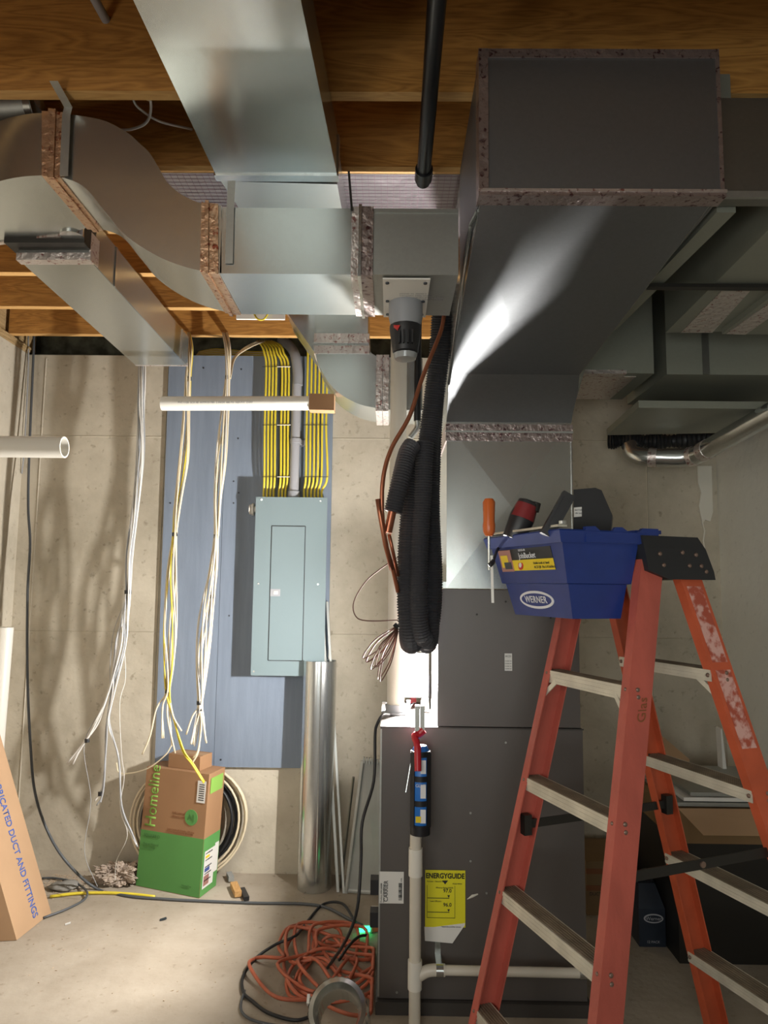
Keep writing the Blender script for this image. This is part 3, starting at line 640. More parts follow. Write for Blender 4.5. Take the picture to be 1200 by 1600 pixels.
MB().tube(smooth_path([atz(635, 1116, FT)+Vector((0, 0, .004)), atz(648, 1105, FT)+Vector((0, 0, .02)), atz(657, 1114, FT)+Vector((0, 0, .004)), atz(668, 1108, FT)+Vector((0, 0, .004))], 4), .0015, 5).build('loose_wire', 'ink_grey', label='thin loose wire lying across the lit furnace top', cat='wire')

# gas line vertical black and fitting
gl = thing('vertical_gas_pipe', at(652, 600, 2.85), 'thin vertical black pipe behind the copper tube ending in a steel elbow', 'pipe')
Yg = 2.72
MB().cyl(Vector((at(654, 500, Yg).x, Yg, 3.019)), at(652, 658, Yg), .014, 14).build('pipe', 'black_pipe', gl, smooth='auto')
MB().tube(smooth_path([at(652, 656, Yg), at(652, 668, Yg), at(647, 676, Yg), at(641, 684, Yg)], 3), .012, 12).build('steel_elbow', 'galv', gl, smooth='auto')

# ---- line set
def corr(pts, r, name, parent, pitch=.009, mt='insulation_black', taper=None):
    sp_ = smooth_path(pts, 10); L = [0]
    for i in range(1, len(sp_)): L.append(L[-1]+(sp_[i]-sp_[i-1]).length)
    n = int(L[-1]/pitch*2); out = []; j = 0
    for i in range(n+1):
        s_ = L[-1]*i/n
        while j < len(L)-2 and L[j+1] < s_: j += 1
        out.append(lerp(sp_[j], sp_[j+1], (s_-L[j])/max(1e-6, L[j+1]-L[j])))
    return MB().tube(out, lambda i: r*(1+.085*(1 if i % 2 else -1)), 14).build(name, mt, parent, smooth=False)
ls = thing('line_set_coil', at(655, 850, 2.5), 'long black ribbed insulated refrigerant lines hanging in loops left of the plenum', 'pipe coil')
YL = 2.50
corr([at(692, 440, 2.36), at(690, 500, 2.42), at(686, 560, 2.46), at(676, 640, YL), at(668, 720, YL), at(671, 820, YL), at(673, 920, YL), at(670, 975, YL), at(667, 1003, YL+.03), at(664, 1000, YL+.06)], .036, 'insulated_line', ls)
corr([at(683, 600, 2.52), at(678, 700, 2.54), at(676, 800, 2.54), at(680, 900, 2.54), at(676, 970, 2.52), at(664, 998, 2.5)], .026, 'insulated_line', ls)
corr([at(652, 700, 2.46), at(644, 780, 2.45), at(638, 860, 2.45), at(637, 940, 2.45), at(640, 985, 2.46), at(642, 1004, 2.49), at(645, 1000, 2.53)], .036, 'insulated_line', ls)
corr([at(664, 690, 2.42), at(660, 780, 2.42), at(655, 870, 2.42), at(654, 950, 2.42), at(658, 990, 2.44), at(664, 998, 2.47)], .030, 'insulated_line', ls)
corr([at(645, 695, 2.40), at(636, 710, 2.38), at(626, 750, 2.36), at(614, 800, 2.36)], .030, 'insulated_line', ls)
MB().cyl(at(613, 799, 2.36), at(606, 832, 2.36), .014, 16).build('copper_end', 'copper', ls, smooth='auto', label='bare copper end')
MB().tube(smooth_path([at(694, 492, 2.38), at(688, 520, 2.38), at(660, 590, 2.37), at(640, 650, 2.36), at(612, 700, 2.35), at(599, 745, 2.34), at(597, 800, 2.34), at(603, 850, 2.36), at(614, 890, 2.4), at(622, 925, 2.43)], 6), .0075, 10).build('copper_tube', 'copper', ls, smooth=True)
MB().tube([at(590, 780, 2.33), at(594, 805, 2.33), at(602, 850, 2.35), at(612, 890, 2.38)], .008, 10).build('copper_tube', 'copper', ls, smooth=True)
MB().tube([at(608, 835, 2.36), at(614, 862, 2.38), at(622, 900, 2.42)], .006, 10).build('copper_tube', 'copper', ls, smooth=True)
cw = thing('thermostat_wire', at(585, 1000, 2.45), 'thin bronze control wire looping left of the black lines with a tied coil', 'wire')
MB().tube(smooth_path([at(626, 868, 2.46), at(600, 885, 2.46), at(572, 908, 2.46), at(553, 940, 2.46), at(556, 963, 2.46), at(575, 970, 2.46), at(622, 969, 2.46)], 6), .0022, 6).build('wire', 'bronze_wire', cw, smooth=True)
random.seed(5)
for i in range(8):
    tx_, ty_ = 566+i*4.2+random.uniform(-2, 2), 1025+i*5+random.uniform(-8, 8)
    a_ = at(620, 978+i, 2.46); e_ = at(tx_, ty_, 2.44+random.uniform(-.02, .03))
    s1 = lerp(a_, e_, .55)+Vector((-.012, 0, .012)); s2 = lerp(a_, e_, .55)+Vector((.012, 0, -.012))
    MB().tube(smooth_path([a_, s1, e_, s2, a_+Vector((.004, .004, -.004))], 5), .0021, 5).build('wire', 'bronze_wire', cw, smooth=True)
MB().tube([at(616, 975, 2.46), at(622, 981, 2.46)], .008, 8).build('black_tie', 'black_tie', cw)

# ---- caulk gun and drain
Yc = 2.5
cg = thing('caulking_gun', at(655, 1240, Yc), 'red and black caulking gun holding a blue tube above the drain pipe', 'caulking gun')
for dx in (-.0088, .0088): MB().box(at(656, 1120, Yc).x+dx-.0078, at(656, 1120, Yc).x+dx+.0078, Yc-.008, Yc+.008, at(656, 1142, Yc).z, at(656, 1102, Yc).z).build('steel_channel', 'galv_dull', cg)
MB().tube(smooth_path([at(662, 1140, Yc), at(654, 1147, Yc), at(648, 1152, Yc-.01), at(652, 1165, Yc-.03), at(653, 1205, Yc-.055)], 4), [.014]*8+[.012]*9, 10).build('trigger_handle', 'red_plastic', cg, smooth='auto')
gx = at(657, 1200, Yc)
z_t, z_b = at(657, 1174, Yc).z, at(657, 1290, Yc).z
MB().tube([(gx.x, Yc, z_t+.02), (gx.x, Yc, z_t), (gx.x, Yc, z_b+.01), (gx.x, Yc, z_b)], [.02, .032, .032, .026], 20).build('sealant_tube', 'can_blue', cg, smooth='auto')
hh = (z_t-z_b)
for i in range(4):
    z = z_t-hh*i/3.05; MB().cyl((gx.x, Yc, z+.004), (gx.x, Yc, z-(.014 if i < 3 else .03)), .0345, 20).build('barrel_band', 'can_black', cg, smooth='auto')
for sgn in (-1, 1):
    MB().obox((gx.x+sgn*.0275, Yc-.020, (z_t+z_b)/2), (1, sgn*1, 0), (-sgn*1, 1, 0), (0, 0, 1), .009, .002, hh/2).build('barrel_rail', 'can_black', cg)
for i in range(3):
    z = z_t-hh*(i+.55)/3.05; p_ = Vector((gx.x-.004, Yc-.034, z))
    MB().obox(p_+Vector((.012, .001, 0)), (1, 0, 0), (0, 1, 0), (0, 0, 1), .009, .001, .022).build('print_patch', 'logo_white', cg)
text('FAST', .014, (gx.x-.018, Yc-.0345, z_t-.04), (1, 0, 0), (0, 0, 1), 'logo_white', cg)
text('GLUE', .014, (gx.x-.018, Yc-.0345, z_t-.105), (1, 0, 0), (0, 0, 1), 'logo_white', cg)
MB().obox(Vector((gx.x-.008, Yc-.034, z_b+.03)), (1, 0, 0), (0, 1, 0), (0, 0, 1), .009, .001, .01).build('print_patch', 'label_yellow', cg)
MB().cyl((gx.x, Yc, z_b), (gx.x-.004, Yc, z_b-.05), .012, 12, .008).build('nozzle', 'white_plastic', cg, smooth='auto')
MB().tube(smooth_path([at(642, 1190, Yc), at(638, 1215, Yc-.01), at(634, 1238, Yc-.02)], 3), .0018, 5).build('pierce_wire', 'galv', cg)
dp = thing('drain_pipe', Vector((gx.x-.006, Yc, 0)), 'white plastic condensate drain pipe with couplings standing in front of the furnace', 'pipe')
dx_ = at(649, 1400, Yc).x
MB().cyl((dx_, Yc, 0), (dx_, Yc, at(650, 1293, Yc).z), .0195, 24).build('pipe', 'pvc_warm', dp, smooth='auto')
for a_, b_ in ((1325, 1368), (1500, 1545)):
    MB().cyl((dx_, Yc, at(650, b_, Yc).z), (dx_, Yc, at(650, a_, Yc).z), .0235, 24).build('coupling', 'pvc_white', dp, smooth='auto')
zt_ = at(700, 1516, Yc).z
MB().tube(smooth_path([(dx_+.01, Yc, zt_-.02), (dx_+.04, Yc, zt_-.004), (dx_+.07, Yc, zt_), (dx_+.10, Yc, zt_)], 4), .019, 16).build('tee_arm', 'pvc_warm', dp, smooth='auto')
hx = at(935, 1518, Yc).x
MB().cyl((dx_+.09, Yc, zt_), (hx, Yc, zt_-.002), .0155, 20).build('horizontal_pipe', 'pvc_warm', dp, smooth='auto')
for px in (687, 910):
    x = at(px, 1516, Yc).x
    MB().cyl((x-.012, Yc, zt_), (x+.012, Yc, zt_), .020, 16).box(x-.01, x+.01, Yc+.015, FY0-.001, zt_-.004, zt_+.004).box(x-.01, x+.01, FY0-.004, FY0-.001, zt_, zt_+.05).build('pipe_clamp', 'galv', dp, smooth='auto')

# ================================================================ wall board, panel, cables
YBd = YB-.022
bo = thing('mounting_board', (at(380, 1195, YBd).x, YBd, at(380, 1198, YBd).z), 'blue grey painted plywood backboard fixed to the concrete wall behind the breaker panel', 'board')
def wpt(px, py, Y=YBd): return at(px, py, Y)
z0b, z1b = wpt(380, 1199).z, wpt(380, 556).z
l0, l1 = wpt(236, 1185), wpt(270, 560)
# two sheets
xs = (wpt(345, 880).x)
MB().prism([Vector((l0.x+.02, YBd, z0b)), Vector((xs-.001, YBd, z0b)), Vector((xs-.001, YBd, z1b)), Vector((l1.x-.02, YBd, z1b))], (0, .02, 0)).build('plywood_sheet', 'blue_board', bo, bevel=.0015, seg=1)
r1_ = wpt(519, 700).x
MB().box(xs+.001, r1_, YBd, YBd+.02, z0b, z1b).build('plywood_sheet', 'blue_board', bo, bevel=.0015, seg=1)
for px, py in ((266, 786), (365, 786), (386, 622), (372, 685), (358, 962), (327, 1187), (345, 1187), (377, 577), (325, 960), (318, 575), (295, 1180), (373, 770), (365, 752)):
    p = wpt(px, py); MB().cyl(p, p-Vector((0, .002, 0)), .005, 8).build('screw', 'screw', bo)
pn = thing('breaker_panel', (at(455, 1050, 3.62).x, 3.66, at(455, 1056, 3.62).z), 'grey electrical breaker panel with closed door on the blue grey board', 'electrical panel')
YPn = 3.625
zl, zh = at(450, 1056, YPn).z, at(455, 777, YPn).z
pxl, pxr = at(396, 915, YPn).x, at(509, 915, YPn).x
MB().box(pxl+.012, pxr-.012, YPn+.004, YBd-.0005, zl+.015, zh-.01).build('box', 'panel_edge', pn)
MB().box(pxl, pxr, YPn-.003, YPn+.004, zl, zh).build('cover', 'panel_grey', pn, bevel=.002)
dl, dr_ = at(423, 920, YPn).x, at(474, 920, YPn).x; dz0, dz1 = at(445, 1031, YPn).z, at(450, 823, YPn).z
MB().box(dl, dr_, YPn-.007, YPn-.0028, dz0, dz1).build('door', 'panel_grey', pn, bevel=.0025)
b = MB(); t_ = .0035
b.box(dl-t_-.002, dl-.002, YPn-.0036, YPn-.0028, dz0-t_, dz1+t_).box(dr_+.002, dr_+t_+.002, YPn-.0036, YPn-.0028, dz0-t_, dz1+t_).box(dl-t_, dr_+t_, YPn-.0036, YPn-.0028, dz0-t_-.002, dz0-.002).box(dl-t_, dr_+t_, YPn-.0036, YPn-.0028, dz1+.002, dz1+t_+.002)
b.build('door_gap', 'black_rubber', pn)
p = at(430, 926, YPn)
hd = MB().box(dl-.0, dl+.05, YPn-.0088, YPn-.0072, p.z-.018, p.z+.018).build('latch', 'conduit_pale', pn, bevel=.001)
MB().box(dl+.018, dl+.038, YPn-.013, YPn-.0088, p.z-.008, p.z+.008).build('latch_knob', 'white_plastic', hd, bevel=.001)
for px, py in ((409, 781), (501, 783), (404, 912), (497, 913), (397, 1049), (493, 1050)):
    q_ = at(px, py, YPn); q_.x = min(max(q_.x, pxl+.012), pxr-.012); MB().cyl((q_.x, YPn-.003, q_.z), (q_.x, YPn-.005, q_.z), .005, 8).build('screw', 'galv_shiny', pn)
q_ = at(395, 796, 3.68)
MB().tube([(pxl+.013, 3.68, q_.z), (q_.x+.01, 3.68, q_.z), (q_.x+.008, 3.68, q_.z)], .018, 16).tube([(q_.x+.008, 3.68, q_.z), (q_.x-.004, 3.68, q_.z)], .032, 16).tube([(q_.x-.008, 3.68, q_.z), (q_.x-.016, 3.68, q_.z)], .026, 16).build('knockout_bushing', 'white_plastic', pn, smooth='auto')

def bundle_cables(name, label, cat, specs, r, mt, loc):
    t = thing(name, loc, label, cat, 'yellow cable bundles entering the breaker panel')
    for i, pts in enumerate(specs):
        MB().tube(smooth_path(pts, 5), r, 6).build('cable', mt if isinstance(mt, str) else mt[i % len(mt)], t, smooth=True)
    return t
Yy = 3.66
def ycab(xt, xm, xb, top):
    return [at(px, py, Y) for px, py, Y in top]+[at(xt, 575, Yy), at(xm, 665, Yy), at(xm-.5, 744, Yy), at(xb, 768, Yy+.02), at(xb, 782, Yy+.03)]
sp1 = []
for i in range(7):
    x = 416+i*5.2+(4 if i > 3 else 0); sp1.append(ycab(x, x-2.5+i*.2, 412+i*5.2+(3 if i > 3 else 0), [(402+i*3.6, 533, Yy+.08), (409+i*4.9, 540, Yy+.02), (413+i*5.1, 552, Yy)]))
t = bundle_cables('yellow_cable_bundle', 'left bundle of yellow cables dropping into the breaker panel beside the grey conduit', 'cable bundle', sp1, .0062, 'cable_yellow', at(430, 660, Yy))
for py in (573, 664, 745):
    p_, q_ = at(433, py, Yy-.009), at(454, py, Yy-.009); MB().tube([p_, q_], .0025, 6).build('white_staple', 'white_plastic', t)
    p_, q_ = at(410, py, Yy-.008), at(450, py, Yy-.008); MB().tube([p_, q_], .0015, 6).build('tie_wire', 'dark_metal', t)
for i in range(2):
    x = 430+i*8; MB().tube([at(x+2, 560, Yy+.02), at(x, 700, Yy+.02), at(x-2, 770, Yy+.03)], .006, 6).build('black_cable', 'black_rubber', t, smooth=True)
sp2 = []
for i in range(6):
    x = 479+i*6.1; sp2.append([at(x+3-i, 480, Yy+.05), at(x+2, 560, Yy), at(x, 665, Yy), at(x-1+(3 if i == 5 else 0), 744, Yy), at(475+i*5.6, 766, Yy+.02), at(475+i*5.6, 782, Yy+.03)])
t = bundle_cables('yellow_cable_bundle', 'right bundle of yellow cables entering the breaker panel behind the cardboard pipe end', 'cable bundle', sp2, .0062, 'cable_yellow', at(495, 660, Yy))
for py in (664, 745):
    p_, q_ = at(474, py, Yy-.008), at(513, py, Yy-.008); MB().tube([p_, q_], .0015, 6).build('tie_wire', 'dark_metal', t)
cn = thing('panel_conduit', at(462, 680, 3.66), 'thick grey plastic conduit with a bent top entering the breaker panel between the yellow cables', 'conduit')
MB().tube(smooth_path([at(440, 532, 3.80), at(452, 540, 3.72), at(461, 555, 3.67), at(465, 580, 3.66), at(465, 602, 3.66)], 5), .027, 18).build('elbow', 'conduit_grey', cn, smooth='auto')
MB().cyl(at(464, 600, 3.66), at(459, 772, 3.66), .0245, 18).build('pipe', 'conduit_pale', cn, smooth='auto')
MB().cyl(at(459, 768, 3.66), at(459, 778, 3.66), .031, 18).build('connector', 'conduit_grey', cn, smooth='auto')
MB().cyl(at(462, 686, 3.66), at(462, 693, 3.66), .029, 18).box(at(451, 690, 3.66).x, at(476, 690, 3.66).x, 3.69, YBd, at(462, 694, 3.66).z, at(462, 686, 3.66).z).build('strap', 'conduit_pale', cn, smooth='auto')

# hanging bundles
def strands(name, label, mts, path, spread, n, r, fans, ties, Y, seed=1, twist=2.0):
    """path: list of (px,py[,dY]); n strands following it; fans: list of extra continuation paths"""
    random.seed(seed); t = thing(name, at(path[0][0], path[0][1], Y), label, 'cable bundle', 'cable bundles hanging along the back wall')
    for i in range(n):
        a = 2*math.pi*i/n+random.uniform(-.3, .3); pts = []
        for k, q in enumerate(path):
            s_ = spread[k]; w_ = a+twist*k*.25+random.uniform(-.35, .35)
            pts.append(at(q[0]+math.cos(w_)*s_, q[1], Y+(q[2] if len(q) > 2 else 0)+math.sin(w_)*s_*.003))
        f = fans[i % len(fans)]
        for q in f: pts.append(at(q[0]+random.uniform(-2, 2), q[1]+random.uniform(-5, 5), Y+(q[2] if len(q) > 2 else 0)+random.uniform(-.006, .006)))
        MB().tube(smooth_path(pts, 5), r, 6).build('cable', mts[i % len(mts)], t, smooth=True)
    for (px, py, wv) in ties:
        MB().tube([at(px, py-3, Y), at(px, py+3, Y)], wv*.0032, 10).build('tie_band', 'black_tie', t, smooth='auto')
    return t
YH = 3.38
strands('white_cable_bundle', 'long hanging bundle of white and grey cables against bare concrete left of the board', ['cable_white', 'cable_grey', 'cable_white'],
        [(222, 500, .1), (222, 580), (221, 640), (220, 690), (217, 740), (209, 810), (202, 870), (200, 925), (195, 965), (188, 1010)], [3, 5, 5.5, 6, 5.5, 5, 5, 4, 6, 8], 9, .0042,
        [[(172, 1080), (155, 1120), (136, 1155), (106, 1198)], [(174, 1080), (165, 1140), (163, 1200), (158, 1238), (150, 1256)], [(176, 1090), (170, 1130), (185, 1190), (190, 1262), (206, 1305), (213, 1322)],
         [(170, 1085), (153, 1125), (134, 1158), (114, 1192)], [(172, 1100), (168, 1160), (162, 1238), (156, 1258)]],
        [(200, 925, 5.2), (136, 1157, 3.5), (157, 1240, 3.5)], YH, 2)
strands('yellow_and_cream_bundle', 'hanging bundle of cream cables with one yellow cable at the left edge of the board', ['cable_cream', 'cable_yellow', 'cable_cream', 'cable_cream', 'cable_cream', 'cable_cream'],
        [(295, 520, .1), (298, 548), (294, 590), (291, 650), (287, 720), (277, 790), (273, 835), (268, 900), (266, 980), (264, 1040), (262, 1080)], [2, 3, 4, 5, 7, 5, 3, 8, 10, 7, 3.5], 8, .0043,
        [[(255, 1110), (254, 1150)], [(270, 1120), (285, 1170), (300, 1192), (318, 1222)], [(268, 1120), (285, 1141)], [(263, 1120), (273, 1173)], [(245, 1110), (233, 1150), (224, 1182)], [(265, 1115), (270, 1165)]],
        [(295, 592, 4), (273, 835, 4), (262, 1080, 4)], YH+.05, 4)
strands('cream_cable_bundle', 'hanging bundle of cream cables in the middle of the blue grey board', ['cable_cream', 'cable_cream', 'cable_white'],
        [(352, 520, .1), (356, 545), (356, 590), (351, 650), (345, 720), (340, 780), (338, 838), (333, 890), (322, 960), (317, 1020), (313, 1095)], [4, 4, 3.2, 6, 8, 5, 3.2, 6, 11, 10, 3.5], 9, .0043,
        [[(303, 1140), (298, 1166)], [(313, 1130), (310, 1175), (301, 1188)], [(318, 1125), (322, 1160)], [(308, 1130), (304, 1164)], [(300, 1120), (290, 1150)]],
        [(356, 590, 4), (338, 838, 4), (332, 932, 3.6), (312, 1098, 4.5), (313, 1108, 3)], YH+.05, 6)
wb2 = thing('cream_cable_run', at(380, 545, 3.7), 'cream cables spreading right from the tied bundle under the last joist', 'cable bundle')
for i in range(4):
    MB().tube(smooth_path([at(357+i, 592, YH+.05), at(362+i*2, 565-i*2, 3.5), at(380+i*4, 545-i, 3.6), at(402+i*4, 533, 3.72)], 5), .004, 6).build('cable', 'cable_cream', wb2, smooth=True)
# cables stacked over wall top between groups
ov = thing('wall_top_cables', at(330, 542, 3.78), 'loose yellow cables lying along the concrete wall top behind the joists', 'cable bundle')
random.seed(11)
for i in range(7):
    z = ZT+.008+i*.009; pts = [(wpt(300, 540).x, 3.80+i*.012, z), (wpt(330, 540).x, 3.79+.01*i, z+.01), (wpt(380, 540).x, 3.80+.01*i, z), (wpt(430, 540).x, 3.80+.01*i, z)]
    MB().tube(smooth_path(pts, 4), .005, 6).build('cable', ['cable_yellow', 'cable_cream'][i % 2], ov, smooth=True)
# grey ground wire thin ones by bundle 1
MB().tube(smooth_path([at(200, 930, YH), at(178, 985, YH), at(172, 1040, YH), at(168, 1090, YH), at(132, 1160, YH), at(142, 1250, YH), at(132, 1330, YH), at(152, 1385, 3.4)], 6), .0014, 5).build('ground_wire', 'cable_grey', label='thin bare wire falling from the white cable bundle towards the floor', cat='wire')
MB().tube(smooth_path([at(194, 1010, YH), at(196, 1060, YH), at(187, 1100, YH), at(190, 1180, YH), at(194, 1215, YH), at(188, 1262, YH), at(199, 1305, YH), at(182, 1345, 3.42), at(180, 1375, 3.45)], 6), .0016, 5).build('ground_wire', 'cable_white', label='thin white wire wandering down beside the white cable bundle to the insulation scrap', cat='wire')
MB().tube(smooth_path([at(182, 1192, 3.5), at(186, 1207, 3.5), at(205, 1208, 3.48), at(232, 1200, 3.45), at(258, 1180, 3.43), at(268, 1165, 3.43)], 6), .003, 5).build('loose_cable_end', 'cable_cream', label='short cream cable end curving left over the brown carton top', cat='wire')
# dark cord down the left wall
cd1 = thing('black_wall_cord', at(48, 800, 3.6), 'dark grey cord hanging down the far left and crossing the floor', 'cord')
MB().tube(smooth_path([at(53, 520, 3.72), at(52, 560, 3.7), at(46, 700, 3.66), at(44, 790, 3.62), at(47, 850, 3.6), at(43, 930, 3.58), at(43, 1060, 3.55), at(48, 1170, 3.52), at(55, 1240, 3.5), at(75, 1300, 3.48), at(105, 1348, 3.46)]+
     [atz(px, py, .007) for px, py in ((150, 1388), (200, 1400), (260, 1405), (320, 1408), (400, 1411), (470, 1412), (510, 1418), (545, 1436), (566, 1446))], 6), .0065, 8).build('cord', 'cord_grey', cd1, smooth=True)
MB().tube(smooth_path([at(44, 520, 3.74), at(44, 580, 3.73), at(38, 700, 3.73), at(34, 740, 3.74)], 5), .004, 6).build('cable', 'cable_grey', label='thin grey wire on the concrete beside the dark cord at upper left', cat='wire', smooth=True)

# horizontal pvc pipe with sleeve
Yq = 3.05
hp = thing('cut_pvc_pipe', at(380, 630, Yq), 'horizontal white plastic pipe with a cardboard sleeve before the blue grey board', 'pipe')
pL, pR = at(253, 630.5, Yq), at(484, 630, Yq); pE = at(523, 631, Yq-.03)
MB().cyl(pL, pR, .031, 24).build('pipe', 'pvc_white', hp, smooth='auto')
MB().cyl(pL-Vector((.001, 0, 0)), pL+Vector((.0, 0, 0)), .026, 20).build('bore', 'conduit_pale', hp)
MB().obox(lerp(pR, pE, .5), pE-pR, (0, 1, 0), (0, 0, 1), (pE-pR).length/2, .03, .036).build('cardboard_sleeve', 'cardboard_brown', hp, bevel=.004)
text('PVC 1120  SCH 40  ASTM D1785  2 INCH  480 PSI  NSF-PW  DWV', .0115, at(278, 629, Yq-.0325), (pR-pL).normalized(), (0, 0, 1), 'ink_grey', hp)
# bracket board above
kb = thing('white_wire_bracket', at(405, 494, 2.9), 'white plastic bracket with a yellow cable loop under the joist by the crossing duct', 'bracket')
p_, q_ = at(370, 500, 3.17), at(446, 487, 3.17)
MB().box(p_.x, q_.x, 3.155, 3.168, p_.z, q_.z).build('plate', 'white_plastic', kb, bevel=.002)
MB().tube(smooth_path([at(396, 488, 3.15), at(402, 498, 3.14), at(412, 499, 3.14), at(420, 488, 3.15)], 4), .004, 6).build('cable', 'cable_yellow', kb, smooth=True)
# left stub pvc pipe
ps = thing('pvc_pipe_stub', at(50, 698, 2.6), 'open ended white plastic pipe stub entering from the left wall at mid height', 'pipe')
a_, b_ = Vector((XL, 2.55, at(0, 699, 2.6).z)), at(101, 699, 2.6); a_.y = 2.6; a_.z = b_.z+.002
d_ = (b_-a_).normalized(); ro_, ri_ = .040, .034; n = 28; rings = []
for pc, rr in ((a_, ro_), (b_, ro_), (b_, ri_), (b_-d_*.15, ri_)):
    rings.append([pc+Vector((0, math.cos(2*math.pi*k/n), math.sin(2*math.pi*k/n)))*rr for k in range(n)])
MB().loft(rings).build('pipe', 'pvc_white', ps, smooth='auto')
MB().tube([(b_.x-.001, b_.y, b_.z), (b_.x-.0005, b_.y, b_.z)], .0001, 3).build('rim_glint', 'pvc_white', ps) if False else None
lpv = thing('leaning_pvc_pipe', atz(0, 1460, 0), 'white plastic pipe standing upright at the left edge behind the leaning carton', 'pipe')
pt_ = at(8, 980, 3.42); pb_ = Vector((pt_.x-.02, 3.42, 0.0))
MB().cyl(pb_+Vector((0, 0, .002)), pt_, .038, 24).build('pipe', 'pvc_white', lpv, smooth='auto')

# ================================================================ floor things left
# leaning carton
cb = thing('long_duct_carton', atz(30, 1470, 0), 'tall brown cardboard carton with blue lettering leaning at the lower left corner', 'carton')
f1, f0 = atz(80, 1427, 0.0), atz(26, 1470, 0.0)   # bottom right-back, bottom front corner
f_t = at(0, 1147, f1.y-.06)
ex_ = (f1-f0).normalized()                       # along the bottom edge of the lettered face
upv = (f_t-f1); 
# lettered face spanned by f0->f1 and upward lean
lean = upv.normalized(); Ht = .88
side = Vector((-.13, -.02, 0.0))
c0_, c1_ = f0, f1
ring_b = [f0, f1, f1+side, f0+side]
MB().hexa([p_+Vector((0, 0, .002)) for p_ in ring_b]+[p_+lean*Ht for p_ in ring_b]).build('carton_body', 'cardboard', cb, bevel=.003)
nrm_ = ex_.cross(lean).normalized()
o_ = lerp(f0, f1, .55)+lean*.56+nrm_*.002
if (o_-CP).dot(nrm_) > 0: nrm_ = -nrm_
text('FABRICATED DUCT AND FITTINGS', .05, lerp(f0, f1, .58)+lean*.66+nrm_*.001, -lean, ex_, 'blue_ink', cb, sx=.80, bold=.015)
# homeline box
hb = thing('panel_carton', atz(290, 1395, 0), 'brown and green cardboard carton standing upright on the floor below the hanging cables', 'carton')
g0, g1, g2 = atz(212, 1384, 0), atz(311, 1404, 0), atz(337, 1384, 0)
zt0, zt1_, zt2 = at(230, 1197, g0.y+.03), at(327, 1211, g1.y+.02), at(350, 1203, g2.y+.03)
g3 = g0+(g2-g1); TT = ((zt0-g0)+(zt1_-g1))/2; zt0, zt1_, zt2, zt3 = g0+TT, g1+TT, g2+TT, g3+TT
ztop = (zt0.z+zt1_.z)/2
for v_ in (zt0, zt1_, zt2, zt3): v_.z = ztop
MB().hexa([g0+Vector((0, 0, .001)), g1+Vector((0, 0, .001)), g2+Vector((0, 0, .001)), g3+Vector((0, 0, .001)), zt0, zt1_, zt2, zt3]).build('carton_body', 'cardboard_brown', hb, bevel=.002, seg=1)
fx = (g1-g0).normalized(); fup = ((zt0-g0).normalized()+(zt1_-g1).normalized()).normalized(); fn = fup.cross(fx).normalized()*-1
if fn.y > 0: fn = -fn
def fp_(u_, v_, off=.0015):  # u 0..1 across front, v 0..1 up
    return lerp(lerp(g0, g1, u_), lerp(zt0, zt1_, u_), v_)+fn*off
def sp__(u_, v_, off=.0015):
    sn = (g2-g1).cross(Vector((0, 0, 1))).normalized(); sn = sn if sn.x > 0 else -sn
    return lerp(lerp(g1, g2, u_), lerp(zt1_, zt2, u_), v_)+sn*off
def quadpatch(fn_, u0, u1, v0, v1, name, mt, parent, off=.0012, th=.0008):
    a = [fn_(u0, v0, off), fn_(u1, v0, off), fn_(u1, v1, off), fn_(u0, v1, off)]; a2 = [fn_(u0, v0, off-th), fn_(u1, v0, off-th), fn_(u1, v1, off-th), fn_(u0, v1, off-th)]
    return MB().hexa(a2+a).build(name, mt, parent)
quadpatch(fp_, .003, .997, .005, .47, 'green_panel', 'green_print', hb)
quadpatch(sp__, .003, .997, .005, .47, 'green_panel', 'green_print', hb)
text('Homeline', .088, fp_(.15, .50, .0014), fup, -fx, 'green_ink', hb, sx=.84, align='LEFT', bold=.01)
MB().cyl(fp_(.78, .63, .0), fp_(.78, .63, .0022), .036, 24).build('round_print', 'green_print', hb)
text('A|', .04, fp_(.78, .63, .003), fx, fup, 'dark_green_ink', hb, align='CENTER')
text('Fully metered', .013, fp_(.48, .65), fx, fup, 'brown_ink', hb); text('demand center', .013, fp_(.48, .62), fx, fup, 'brown_ink', hb)
text('Load Center 40 Circuits  100 Amp', .011, fp_(.42, .51), fx, fup, 'brown_ink', hb); text('Centre de distribution 40 circuits', .011, fp_(.42, .49), fx, fup, 'brown_ink', hb)
text('SQUARE D', .02, fp_(.06, .43, .003), fx, fup, 'dark_green_ink', hb); text('Plug-on Neutral', .014, fp_(.06, .36, .003), fx, fup, 'dark_green_ink', hb); text('Load Center', .014, fp_(.06, .33, .003), fx, fup, 'dark_green_ink', hb)
text('Homeline', .014, fp_(.72, .08, .003), fx, fup, 'dark_green_ink', hb)
quadpatch(fp_, .84, .97, .76, .94, 'white_sticker', 'paper', hb, .003)
for i in range(8): quadpatch(fp_, .87, .95, .78+i*.018, .787+i*.018, 'barcode_line', 'ink', hb, .0038)
sdx = (g2-g1).normalized()
quadpatch(sp__, .12, .88, .83, .96, 'green_sticker', 'green_ink', hb, .003)
quadpatch(sp__, .10, .72, .06, .36, 'white_sticker', 'paper', hb, .003)
quadpatch(sp__, .72, .95, .14, .38, 'white_sticker', 'paper', hb, .003)
quadpatch(sp__, .16, .45, .19, .22, 'blue_patch', 'blue_label', hb, .004); quadpatch(sp__, .16, .40, .30, .32, 'yellow_patch', 'label_yellow', hb, .004)
quadpatch(sp__, .14, .45, .08, .16, 'red_patch', 'pink_metal', hb, .004)
for i in range(5): text('HOM4080M200', .009, sp__(.15, .34-.055*i, .0045), sdx, fup, 'ink', hb)
